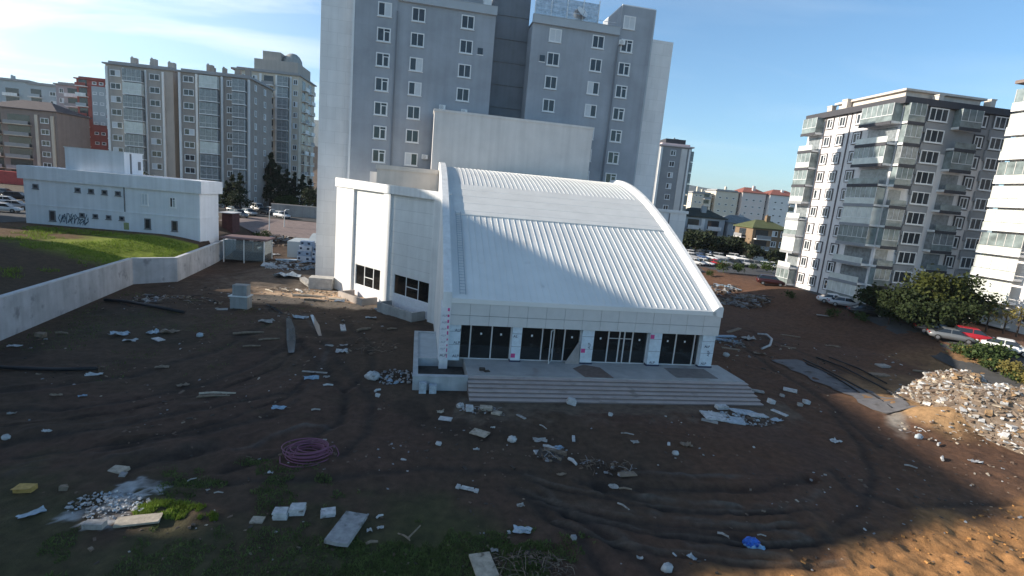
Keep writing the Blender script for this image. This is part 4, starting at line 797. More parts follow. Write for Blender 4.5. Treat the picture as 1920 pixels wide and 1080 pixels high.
for i in range(9): add_win(shadow_block, (20.03, 29, 2.5+i*3.1), R(90), 1.7, 1.5); add_win(shadow_block, (20.03, 38, 2.5+i*3.1), R(90), 1.7, 1.5); add_win(shadow_block, (20.03, 46, 2.5+i*3.1), R(90), 1.7, 1.5)
# ================================================================== TREES AND PLANTS
def leafmat(name, c, tr=.25, var=.5):
    if name in MATS: return MATS[name]
    m = mat(name, c, .75, var, 1.6, spec=.25); t = m.node_tree; p = t.nodes['Principled BSDF']; L = t.links.new
    src = p.inputs['Base Color'].links[0].from_socket; tl = t.nodes.new('ShaderNodeBsdfTranslucent'); L(src, tl.inputs[0]); mxs = t.nodes.new('ShaderNodeMixShader'); mxs.inputs[0].default_value = tr
    L(p.outputs[0], mxs.inputs[1]); L(tl.outputs[0], mxs.inputs[2]); L(mxs.outputs[0], t.nodes['Material Output'].inputs[0]); return m
M_CONI = leafmat('conifer_needles', (.030, .042, .020)); M_PINE = leafmat('sunlit_pine_foliage', (.055, .065, .014)); M_LEAF = leafmat('bush_leaves', (.055, .085, .025)); M_LEAFY = leafmat('yellowing_leaves', (.20, .17, .05)); M_BARK = mat('bark', (.07, .05, .038), .95, .3, 6)
M_GRASSB = leafmat('grass_blades', (.17, .24, .035), .3, .35); M_GRASSD = leafmat('dull_grass', (.115, .155, .05), .3, .4); M_PINE_SHADED = leafmat('shaded_pine_foliage', (.028, .042, .013)); M_TWIG = mat('dry_twigs', (.19, .15, .115), .9, .3, 6)  # pine greens split into a lit and a shaded tone
def leaves(cen, sizes, quad, seed):
    r = np.random.default_rng(seed); n = len(cen); a = r.normal(size=(n, 3)); a /= np.linalg.norm(a, axis=1)[:, None]; b = np.cross(a, r.normal(size=(n, 3))); b /= np.linalg.norm(b, axis=1)[:, None]
    s = sizes[:, None]; V = np.stack([cen-a*s-b*s*quad, cen+a*s-b*s*quad, cen+a*s*.7+b*s*quad, cen-a*s*.7+b*s*quad], 1).reshape(-1, 3)
    return V.tolist(), (np.arange(n*4).reshape(-1, 4)).tolist()
def crown_pts(kind, n, h, r, seed):
    g = np.random.default_rng(seed)
    if kind == 'cone':
        k = 26; zc_ = np.sort(g.random(k))**.8; ang = g.random(k)*6.28*3; rad = r*(1-zc_)**.8*g.uniform(.45, 1, k); cl = np.stack([rad*np.cos(ang), rad*np.sin(ang), h*(.12+.86*zc_)], 1); sg = r*.26*(1.1-zc_)
    else:
        k = 24; d = g.normal(size=(k, 3)); d /= np.linalg.norm(d, axis=1)[:, None]; q = g.uniform(.35, 1, k)[:, None]; cl = d*q*np.array([r, r, h*.36])+np.array([0, 0, h*.60]); sg = np.full(k, r*.23)*g.uniform(.7, 1.3, k)
    i = g.integers(0, k, n); return cl[i]+g.normal(size=(n, 3))*sg[i][:, None]*np.array([1, 1, .75])
TC = {}
def tree(name, label, loc, h, r, kind, m, seed, n=1500, leaf=.16, group=None, trunk=True):
    key = (kind, seed, n, m.name, name)
    if key not in TC:
        P_ = crown_pts(kind, n, 1.0*8, 1.0*(8*r/h), seed); vs, fs = leaves(P_, np.random.default_rng(seed).uniform(.6, 1.4, n)*leaf*8/h, .7, seed+1); q = MB(); q.add(vs, fs); o = q.build('crown', m); TC[key] = [o.data]; bpy.data.objects.remove(o)
        q = MB(); q.tube([(0, 0, -.6), (.05, 0, 2), (.0, .08, 4.4), (.05, 0, 6.2 if kind == 'cone' else 5)], [.22, .17, .12, .04], 7)
        for k in range(5): a = k*1.3+seed; z = 2.2+k*.6; q.tube([(0, 0, z), (.8*math.cos(a), .8*math.sin(a), z+.7), (1.4*math.cos(a), 1.4*math.sin(a), z+1.4)], [.08, .05, .02], 5)
        o = q.build('trunk', M_BARK); TC[key].append(o.data); bpy.data.objects.remove(o)
    t = thing(name, label, 'tree' if trunk else 'bush', loc, random.uniform(0, 6), group); sc = h/8; t.scale = (sc, sc, sc)
    link('crown', TC[key][0], t)
    if trunk: link('trunk', TC[key][1], t)
    return t
def onh(x, y): return Vector((x, y, float(terrain(x, y))))
# dark conifers beyond the left plaza
cg = 'dark conifers at the foot of the left towers'
for i, (px, y, h) in enumerate([(424, 124, 7), (436, 126, 8.5), (450, 125, 9), (464, 143, 12.5), (478, 141, 14.5), (494, 146, 13.5), (508, 141, 15), (523, 147, 12), (538, 143, 11), (553, 148, 10.5), (568, 141, 10), (582, 145, 9)]):
    x = aty(px, 330, y).x; lb = ['dark conifer at the foot of the left towers', 'broad dark evergreen at the foot of the left towers', 'tall dark conifer at the foot of the left towers'][i % 3]
    tree('conifer', lb, onh(x, y), h, h*(.20+.05*(i % 3)), 'cone', M_CONI, 3+i % 3, 1100, .20, cg)
for i, (px, y, h) in enumerate([(262, 122, 8), (276, 118, 6.5), (180, 118, 9), (590, 128, 7.5), (440, 121, 5), (545, 139, 4.6), (528, 138, 4.0)]):
    x = aty(px, 330, y).x; tree('shade_tree', ['dark leafy tree showing over the white building roof', 'small dark leafy tree by the roof room of the white building', 'round dark tree left of the roof room on the white building', 'dark leafy tree touching the left edge of the grey tower', 'low dark leafy tree beside the sunlit end of the white building', 'yellowish bush behind the parked white vans', 'small olive bush behind the parked white vans'][i], onh(x, y), h, h*.36, 'ball', M_LEAF if i > 4 else M_CONI, 11, 1200, .22)
# big trees in front of the right block
for i, (px, py, h, r, m_) in enumerate([(1738, 606, 7.0, 2.9, M_PINE), (1690, 602, 4.8, 2.7, M_PINE_SHADED), (1797, 614, 6.2, 2.6, M_PINE_SHADED), (1640, 587, 3.6, 1.9, M_PINE_SHADED), (1725, 622, 3.8, 2.6, M_PINE_SHADED), (1785, 624, 3.8, 2.3, M_PINE_SHADED), (1665, 609, 3.0, 2.0, M_PINE_SHADED)]):  # first pine coloured as sunlit, the others as shaded
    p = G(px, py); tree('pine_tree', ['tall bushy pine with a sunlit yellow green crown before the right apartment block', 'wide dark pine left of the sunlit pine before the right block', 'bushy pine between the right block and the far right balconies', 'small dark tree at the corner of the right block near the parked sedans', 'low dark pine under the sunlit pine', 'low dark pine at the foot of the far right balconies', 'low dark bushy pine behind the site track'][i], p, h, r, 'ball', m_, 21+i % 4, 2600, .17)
# villa gardens
for i, (px, y, h) in enumerate([(1290, 140, 6), (1305, 138, 7), (1325, 141, 6.5), (1345, 137, 6), (1362, 140, 5.5), (1380, 138, 6.5), (1398, 141, 6), (1416, 130, 5), (1450, 128, 4), (1472, 129, 4.5)]):
    x = aty(px, 460, y).x; tree('garden_tree', ['dark round garden tree before the grey villas', 'dark bushy garden tree before the grey villas'][i % 2], onh(x, y), h, h*.42, 'ball', M_CONI, 31+i % 2, 900, .3, 'dark trees before the villas')
for i, (px, py, h) in enumerate([(1352, 512, 2.6), (1383, 514, 2.4), (1436, 512, 2.6), (1462, 516, 3), (1300, 512, 1.6), (1330, 520, 1.5), (1410, 508, 1.8)]):
    p = G(px, py); tree('shrub', 'round green shrub along the edge of the right car park', p, h, h*.5, 'ball', M_LEAF, 41, 500, .12, 'shrubs along the right car park', trunk=False)
hx = [(1800, 664), (1815, 671), (1830, 679), (1848, 689), (1868, 699), (1888, 708), (1908, 718), (1930, 728), (1858, 676)]
for i, (px, py) in enumerate(hx):
    p = G(px, py); tree('hedge_shrub', ['fresh green hedge shrub below the red car' if px < 1860 else 'hedge shrub at the right edge above the rubble heap', 'yellowing hedge shrub below the red car' if px < 1860 else 'yellowing hedge shrub at the right edge above the rubble heap'][i % 2], p, 1.0+.35*(i % 3), .95, 'ball', [M_LEAF, M_LEAFY][i % 2], 51+i % 2, 700, .085, 'hedge along the road on the right', trunk=False)
for i, (px, py) in enumerate([(1848, 622), (1880, 626), (1905, 632)]):
    p = G(px, py); tree('bare_sapling', ['thin yellow leaved sapling left of the far right entrance', 'thin yellow leaved sapling in front of the far right balconies', 'thin yellow leaved sapling at the right image edge'][i], p, 4.2, 1.4, 'ball', M_LEAFY, 61, 160, .10)
for i, (px, py, h) in enumerate([(487, 452, 1.6), (500, 446, 1.4), (1560, 596, 1.3), (1612, 604, 1.4), (1480, 560, 1.2)]):
    p = G(px, py); tree('shrub', ['low green shrub at the far end of the retaining wall', 'low green shrub on the edge of the left plaza', 'small dark shrub on the bank below the parked sedans', 'small dark shrub on the bank below the pines', 'small dark shrub on the bank below the right car park'][i], p, h, h*.6, 'ball', M_LEAF, 43, 420, .09, trunk=False)
# grass
def grass(name, label, pts, hgt, m, seed):
    g = np.random.default_rng(seed); n = len(pts); x, y = pts[:, 0], pts[:, 1]; z = terrain(x, y); a = g.random(n)*6.28; w = g.uniform(.012, .03, n)*1.4; h = hgt*g.uniform(.4, 1.2, n); ln = g.normal(size=(n, 2))*hgt*.5
    V = np.stack([np.stack([x-w*np.cos(a), y-w*np.sin(a), z-.02], 1), np.stack([x+w*np.cos(a), y+w*np.sin(a), z-.02], 1), np.stack([x+ln[:, 0], y+ln[:, 1], z+h], 1)], 1).reshape(-1, 3)
    me_ = bpy.data.meshes.new(name); me_.from_pydata(V.tolist(), [], np.arange(n*3).reshape(-1, 3).tolist()); me_.materials.append(m); return tag(link(name, me_), label, 'grass', kind='stuff')
g_ = np.random.default_rng(5)
def blob(n, cx_, cy_, rx, ry, thr=.42, sc_=.9, seed=3):
    x = cx_+rx*g_.uniform(-1, 1, n); y = cy_+ry*g_.uniform(-1, 1, n); d = ((x-cx_)/rx)**2+((y-cy_)/ry)**2; k = (d < 1)&(fbm(x*sc_, y*sc_, 3, seed)-.25*d > thr-.12); return np.stack([x[k], y[k]], 1)
grass('grass', 'thin dark grass on the mud at the bottom of the photo', np.concatenate([blob(26000, -1.5, 17.2, 4.6, 3.2), blob(22000, -8, 16.6, 8, 2.8, .46), blob(12000, -11, 21.5, 5, 2.2, .52), blob(9000, 2.5, 18.5, 2.5, 2, .5)]), .10, M_GRASSD, 1)
grass('grass', 'clump of grass on the small sunlit patch at lower left', blob(5200, -12.7, 18.9, 1.9, .75, .3), .13, M_GRASSB, 2)
xs = g_.uniform(-66, -42, 26000); ys = g_.uniform(44, 70, 26000); k = (xs < WX(ys)-1.0)&(fbm(xs*.25, ys*.25, 3, 8)+(xs+55)*.012+(ys-60)*.01 > .52)
grass('grass', 'bright green lawn behind the concrete retaining wall', np.stack([xs[k], ys[k]], 1), .3, M_GRASSB, 4)
xs = g_.uniform(-48, -20, 14000); ys = g_.uniform(30, 55, 14000); k = (xs > WX(ys)+.6)&(fbm(xs*.3, ys*.3, 3, 18)-.012*(xs-WX(ys)) > .5)
grass('grass', 'sparse weeds along the foot of the retaining wall', np.stack([xs[k], ys[k]], 1), .12, M_GRASSD, 6)
# ================================================================== CARS
M_TYRE = mat('tyre', (.02, .02, .02), .9); M_RIM = mat('rim', (.4, .4, .42), .35, metal=.7); M_CGL = mat('car_glass', (.02, .025, .03), .05, spec=.7); M_LAMP = mat('headlamp', (.75, .78, .8), .15); M_TAIL = mat('tail_lamp', (.35, .02, .02), .25)
PAINT = {n: mat(n+'_car_paint', c, .28, .04, 2, spec=.6) for n, c in dict(white=(.78, .78, .78), silver=(.42, .43, .45), grey=(.16, .17, .18), black=(.02, .02, .022), red=(.42, .02, .03), blue=(.05, .09, .2), maroon=(.045, .012, .012)).items()}
CPROTO = {}
def car(color, style, label, loc, rz, group=None):
    key = (color, style)
    if key not in CPROTO:
        q = MB(); L_, Wd, Ht = {'sedan': (4.5, .88, 1.43), 'hatch': (4.0, .86, 1.48), 'van': (4.9, .95, 1.95), 'suv': (4.5, .92, 1.68)}[style]; e = L_/2
        belt = .92 if style in ('sedan', 'hatch') else 1.08
        prof = [(-e, .45, .70, .72), (-e+.12, .30, belt-.12, .92), (-e+.7, .26, belt, 1), (-e*.2, .24, belt+.02, 1), (e*.25, .24, belt, 1), (e-.75, .26, belt-.10, .98), (e-.15, .32, belt-.27, .88), (e, .42, .62, .72)]
        if style in ('van', 'hatch', 'suv'): prof[0] = (-e, .42, belt-.05, .88); prof[1] = (-e+.08, .3, belt, .97)
        vs = []
        for x, zb, zt, wf in prof: vs += [(x, -Wd*wf*.92, zb), (x, -Wd*wf, (zb+zt)/2), (x, -Wd*wf*.94, zt), (x, Wd*wf*.94, zt), (x, Wd*wf, (zb+zt)/2), (x, Wd*wf*.92, zb)]
        n = len(prof); fs = [tuple(range(5, -1, -1)), tuple((n-1)*6+k for k in range(6))]
        for i in range(n-1): fs += [(i*6+k, i*6+(k+1) % 6, (i+1)*6+(k+1) % 6, (i+1)*6+k) for k in range(6)]
        q.add(vs, fs); body = q.build('body', PAINT[color], None, True)
        x0, x1, x2, x3 = {'sedan': (-e+.55, -e+1.35, .45, 1.15), 'hatch': (-e+.1, -e+.5, .35, 1.1), 'van': (-e+.04, -e+.2, 1.0, 1.6), 'suv': (-e+.1, -e+.5, .55, 1.2)}[style]
        cb_ = lambda z, a, b_, w: [(a, -w, z), (b_, -w, z), (b_, w, z), (a, w, z)]
        q = MB(); q.add(cb_(belt-.03, x0, x3, Wd*.93)+cb_(Ht-.07, x1, x2, Wd*.78), [(0, 1, 5, 4), (1, 2, 6, 5), (2, 3, 7, 6), (3, 0, 4, 7), (3, 2, 1, 0), (4, 5, 6, 7)]); gl = q.build('windows', M_CGL if style != 'van' else PAINT[color], body)
        q = MB(); q.add(cb_(Ht-.068, x1-.06, x2+.06, Wd*.80)+cb_(Ht, x1+.12, x2-.12, Wd*.68), [(0, 1, 5, 4), (1, 2, 6, 5), (2, 3, 7, 6), (3, 0, 4, 7), (3, 2, 1, 0), (4, 5, 6, 7)])
        for sx in (x1*.0+.0-.25,):
            for w in (-1, 1): q.add([(sx-.04, w*Wd*.945, belt), (sx+.04, w*Wd*.945, belt), (sx+.04, w*Wd*.795, Ht-.06), (sx-.04, w*Wd*.795, Ht-.06)], [(0, 1, 2, 3)])
        ro = q.build('roof', PAINT[color], body)
        if style == 'van':
            q = MB()
            for w in (-1, 1): q.add([(.55, w*Wd*.935, belt+.05), (x3-.12, w*Wd*.935, belt+.05), (x2-.05, w*Wd*.81, Ht-.2), (.55, w*Wd*.81, Ht-.2)], [(0, 1, 2, 3)])
            q.add([(x3+.005, -Wd*.85, belt+.03), (x3+.005, Wd*.85, belt+.03), (x2+.06, Wd*.74, Ht-.14), (x2+.06, -Wd*.74, Ht-.14)], [(0, 1, 2, 3)]); q.build('windscreen', M_CGL, body)
        for sx in (-e+.85, e-.85):
            for w in (-1, 1):
                q = MB(Matrix.Translation((sx, w*(Wd-.10), .31)) @ Matrix.Rotation(R(90), 4, 'X')); q.cyl((0, 0, -.11), .31, .22, 14); wh = q.build('wheel', M_TYRE, body)
                q = MB(Matrix.Translation((sx, w*(Wd-.10), .31)) @ Matrix.Rotation(R(90), 4, 'X')); q.cyl((0, 0, -.125), .19, .25, 10); q.build('rim', M_RIM, wh)
        for w in (-1, 1):
            q = MB(); q.box(e-.16, e-.02, w*.52-.17, w*.52+.17, .60, .73); q.build('headlight', M_LAMP, body); q = MB(); q.box(-e-.01, -e+.1, w*.6-.14, w*.6+.14, .68, .82); q.build('tail_light', M_TAIL, body)
        body.name = 'parked_car'; CPROTO[key] = body; o = body
    else: o = dup(CPROTO[key])
    o.location = loc; o.rotation_euler = (0, 0, rz); o.pop('group', None); return tag(o, label, 'van' if style == 'van' else 'car', group)
def carpx(px, py, rz, color, style, label, group=None):
    p = G(px, py); car(color, style, label, p+Vector((0, 0, .06)), rz, group)
LG = 'cars parked left of the tower'
for px, py, rz, c, st_, lb in [(481, 396, -.5, 'white', 'van', 'white delivery van parked nose right beyond the left plaza'), (513, 402, -.5, 'white', 'suv', 'white car parked beside the white delivery van'), (529, 409, -.45, 'white', 'hatch', 'white car parked nearest the grey boundary wall by the tower'), (500, 388, -.5, 'silver', 'sedan', 'silver car behind the white delivery van'), (455, 387, -.4, 'grey', 'sedan', 'grey car under the conifers left of the white van'), (440, 398, -.4, 'black', 'sedan', 'black car left of the white delivery van'),
                                (8, 398, .35, 'white', 'sedan', 'white sedan at the left image edge beside the low white building'), (30, 392, .35, 'silver', 'sedan', 'silver sedan touching the left end of the low white building'), (14, 384, .35, 'white', 'hatch', 'white hatchback in the second row at the left image edge'), (34, 376, .3, 'black', 'suv', 'black car in the back row at the left image edge'), (8, 366, .3, 'grey', 'sedan', 'grey car in the back row at the left image edge'), (500, 402, -.5, 'black', 'hatch', 'black hatchback behind the two white cars by the plaza'), (467, 404, -.5, 'silver', 'hatch', 'silver hatchback between the white van and the low white building'), (447, 408, -.45, 'grey', 'suv', 'grey car nearest the right end of the low white building'), (545, 400, -.45, 'grey', 'hatch', 'grey hatchback at the right end of the row by the boundary wall'), (540, 392, -.45, 'white', 'sedan', 'white sedan in the back row near the tall street lamp'), (462, 381, -.4, 'white', 'sedan', 'white sedan in the back row under the leftmost conifers')]: carpx(px, py, rz, c, st_, lb, LG)
RG = 'cars in the right car park'; rr = random.Random(5)
rows = [(489, [1296, 1313, 1330, 1352, 1378, 1395, 1421, 1445, 1463]), (500, [1304, 1322, 1341, 1360, 1379, 1398, 1416, 1437, 1457]), (482, [1290, 1308, 1347, 1366, 1409, 1432, 1452]), (474, [1345, 1372, 1396, 1425, 1460])]
for ri, (py, xs_) in enumerate(rows):
    for k, px in enumerate(xs_):
        c = rr.choice(['white', 'white', 'white', 'silver', 'silver', 'grey', 'black', 'blue'] if ri < 3 else ['silver', 'blue', 'grey', 'white']); 
        if ri == 1 and k == 2: c = 'red'
        lb = 'red car half hidden by shrubs in the right car park' if c == 'red' else '%s car parked in the right car park beyond the hall roof' % c
        carpx(px+rr.uniform(-2, 2), py+(px-1380)*.045+rr.uniform(-1, 1), rr.uniform(-.15, .15)+(-.55 if ri != 2 else 2.6), c, rr.choice(['sedan', 'sedan', 'hatch', 'suv']), lb, None if c == 'red' else RG)
carpx(1444, 535, -.25, 'maroon', 'suv', 'dark red car parked alone on the road below the right car park')
carpx(1583, 576, -.35, 'silver', 'sedan', 'silver sedan parked at the foot of the right apartment block'); carpx(1562, 570, -.35, 'white', 'sedan', 'white sedan just behind the silver sedan by the right block'); carpx(1622, 592, -.3, 'black', 'sedan', 'black car parked under the dark trees beside the silver sedan')
carpx(1822, 640, -.5, 'red', 'hatch', 'bright red car parked at the right beside the hedge'); carpx(1885, 662, -.75, 'white', 'sedan', 'white sedan at the right image edge in front of the red car'); carpx(1755, 628, -.5, 'black', 'sedan', 'black car in the shade left of the red car'); carpx(1782, 640, -.5, 'grey', 'sedan', 'grey car between the black car and the red car')
# ================================================================== STREET FURNITURE
def lamp_post(px, py, h, label, arm=1):
    p = G(px, py); t = thing('street_lamp', label, 'street lamp', p); q = MB(); q.tube([(0, 0, -.3), (0, 0, h)], [.12, .07], 8); q.build('pole', M_ALU, t); q = MB(); q.tube([(0, 0, h-.05), (arm*.8, 0, h+.25), (arm*1.6, 0, h+.3)], .045); q.build('arm', M_ALU, t)
    q = MB(); q.box(arm*1.5-.35, arm*1.5+.35, -.12, .12, h+.22, h+.36); q.build('lamp_head', M_FRAME, t)
lamp_post(556, 396, 10, 'tall thin street lamp standing among the dark conifers'); lamp_post(505, 433, 4.0, 'short thin lamp post on the left plaza', .4); lamp_post(533, 426, 3.4, 'short lamp post on the plaza beside the grey boundary wall', .4)
pw = thing('boundary_wall', 'low grey wall with pale coping on the plaza beside the tall tower', 'wall', (-57.5, 121, float(base_h(-57.5, 121))), .15); q = MB(); q.box(0, 13, 0, .4, -1, 2.6); q.build('wall', M_CONC, pw); q = MB(); q.box(-.1, 13.1, -.1, .5, 2.6, 2.8); q.build('coping', M_BEIGE, pw)
kb = MB(); kb.box(-66, -44, 115.2, 115.6, 2.6, 3.75); tag(kb.build('kerb_wall', M_BEIGE), 'long pale kerb wall in front of the parked vans', 'wall')
ge = thing('guard_hut', 'dark red entrance stall behind the right end of the low white building', 'stall', (aty(416, 400, 93).x, 93, float(base_h(-52, 93))), .1); q = MB(); q.box(0, 1.8, 0, 3, -1, 3.2); q.build('body', mat('stall_red', (.09, .035, .035), .8, .3, 1.5), ge); q = MB(); q.box(-.3, 2.1, -.6, 3.2, 3.2, 3.32); q.build('roof', M_FRAME, ge)
pl = thing('concrete_pillar', 'square grey concrete box pillar standing alone on the mud by the retaining wall', 'pillar', G(452, 577), .1); q = MB(); q.box(-.85, .85, -.6, .6, -.3, 1.25); q.build('lower_block', M_CONC, pl); q = MB(); q.box(-.65, .75, -.5, .5, 1.35, 2.45); q.build('upper_block', M_CONC, pl); q = MB(); q.box(-1.0, .95, -.7, .7, 1.25, 1.35); q.build('slab', M_WHITE, pl)
# low podium wing between pallets and tower foot
pd = thing('podium', 'low grey podium with a slanted top at the left foot of the tall tower', 'podium', (-37.5, 84.5, 0), YAW); q = MB(); q.box(0, 13, 0, 6, -.3, 3.2); q.prismx([(0, 3.2), (6, 3.2), (6, 4.2), (4.5, 4.2)], 3, 13); q.build('wall', BLG, pd)
# ================================================================== DEBRIS, MATERIALS AND RUBBISH ON THE SITE
PAL = dict(white=(.52, .52, .52), cream=(.44, .38, .30), tan=(.24, .185, .135), wood=(.30, .21, .13), dark=(.07, .055, .045), grey=(.28, .28, .29), blue=(.30, .40, .50), pale=(.36, .345, .325), yellow=(.50, .33, .10), plast=(.42, .48, .53), brown=(.16, .11, .08))
DM = {k: mat('debris_'+k, v, .75, .28, 4, bump=.006, bscale=25, dirt=((.12, .085, .06), .60, 3.0)) for k, v in PAL.items()}
def put(mb, name, p, rz, m, label, cat, lift=.0, group=None, tilt=(0, 0), smooth=False):
    o = mb.build(name, m, None, smooth); o.location = (p.x, p.y, p.z+lift); o.rotation_euler = (tilt[0], tilt[1], rz); return tag(o, label, cat, group)
def slab(l, w, t, j=.06):
    q = MB(); v = []
    for z in (0, t):
        for sx, sy in ((-1, -1), (.1, -1.03), (1, -1), (1, .2), (1, 1), (-.2, 1.02), (-1, 1)): v.append((sx*l/2*(1-j*random.random()), sy*w/2*(1-j*random.random()), z+random.uniform(0, .15*t)))
    n = 7; return q.add(v, [tuple(range(n-1, -1, -1)), tuple(range(n, 2*n))]+[(i, (i+1) % n, n+(i+1) % n, n+i) for i in range(n)])
def crumple(l, w, hgt, n=6, th=.012):
    q = MB(); v = []; 
    for i in range(n):
        for j in range(n): v.append(((i/(n-1)-.5)*l*random.uniform(.85, 1.1), (j/(n-1)-.5)*w*random.uniform(.8, 1.15), hgt*abs(random.gauss(0, .5))+.02))
    f = [(i*n+j, (i+1)*n+j, (i+1)*n+j+1, i*n+j+1) for i in range(n-1) for j in range(n-1)]; q.add(v, f); q.add([(x, y, z-th) for x, y, z in v], [t[::-1] for t in f]); return q
def ball(rx, ry, rz2, rough=.3, n=9):
    q = MB(); v = []; m_ = n*2
    for i in range(n+1):
        a = math.pi*i/n
        for j in range(m_): b_ = 2*math.pi*j/m_; k = 1+random.uniform(-rough, rough)*.6*(0 < i < n); v.append((rx*math.sin(a)*math.cos(b_)*k, ry*math.sin(a)*math.sin(b_)*k, max(-.05, rz2*.45+rz2*math.cos(a)*k)))
    return q.add(v, [(i*m_+j, i*m_+(j+1) % m_, (i+1)*m_+(j+1) % m_, (i+1)*m_+j) for i in range(n) for j in range(m_)])
KIND = {'board': ('broken_board', 'board'), 'sheet': ('crumpled_sheet', 'scrap sheet'), 'chunk': ('rubble_chunk', 'rubble'), 'stick': ('timber_stick', 'timber'), 'bag': ('plastic_bag', 'bag'), 'plank': ('plank', 'plank')}
def deb(kind, px, py, wpx, asp, col, rz, label, h=.06, tilt=(0, 0), group=None):
    p = G(px, py); l = wpx*mpp(p); w = l*asp; nm, ct = KIND[kind]
    if kind == 'board': q = slab(l, w, h)
    elif kind == 'plank': q = MB(); q.box(-l/2, l/2, -w/2, w/2, 0, h)
    elif kind == 'sheet': q = crumple(l, w, max(.10, .28*w))
    elif kind == 'chunk': q = MB(); q.chunk((0, 0, l*.3), l, l*.85, l*.65, 0, .2, .4)
    elif kind == 'bag': q = ball(l/2, l*asp/2, l*.38)
    elif kind == 'stick': q = MB(); q.tube([(-l/2, 0, h), (-l*.1, w*.3, h*1.6), (l/2, 0, h*1.1)], [max(.03, w*.5), max(.03, w*.55), max(.025, w*.4)], 6)
    return put(q, nm, p, rz, DM[col], label, ct, .03, group, tilt, kind == 'bag')
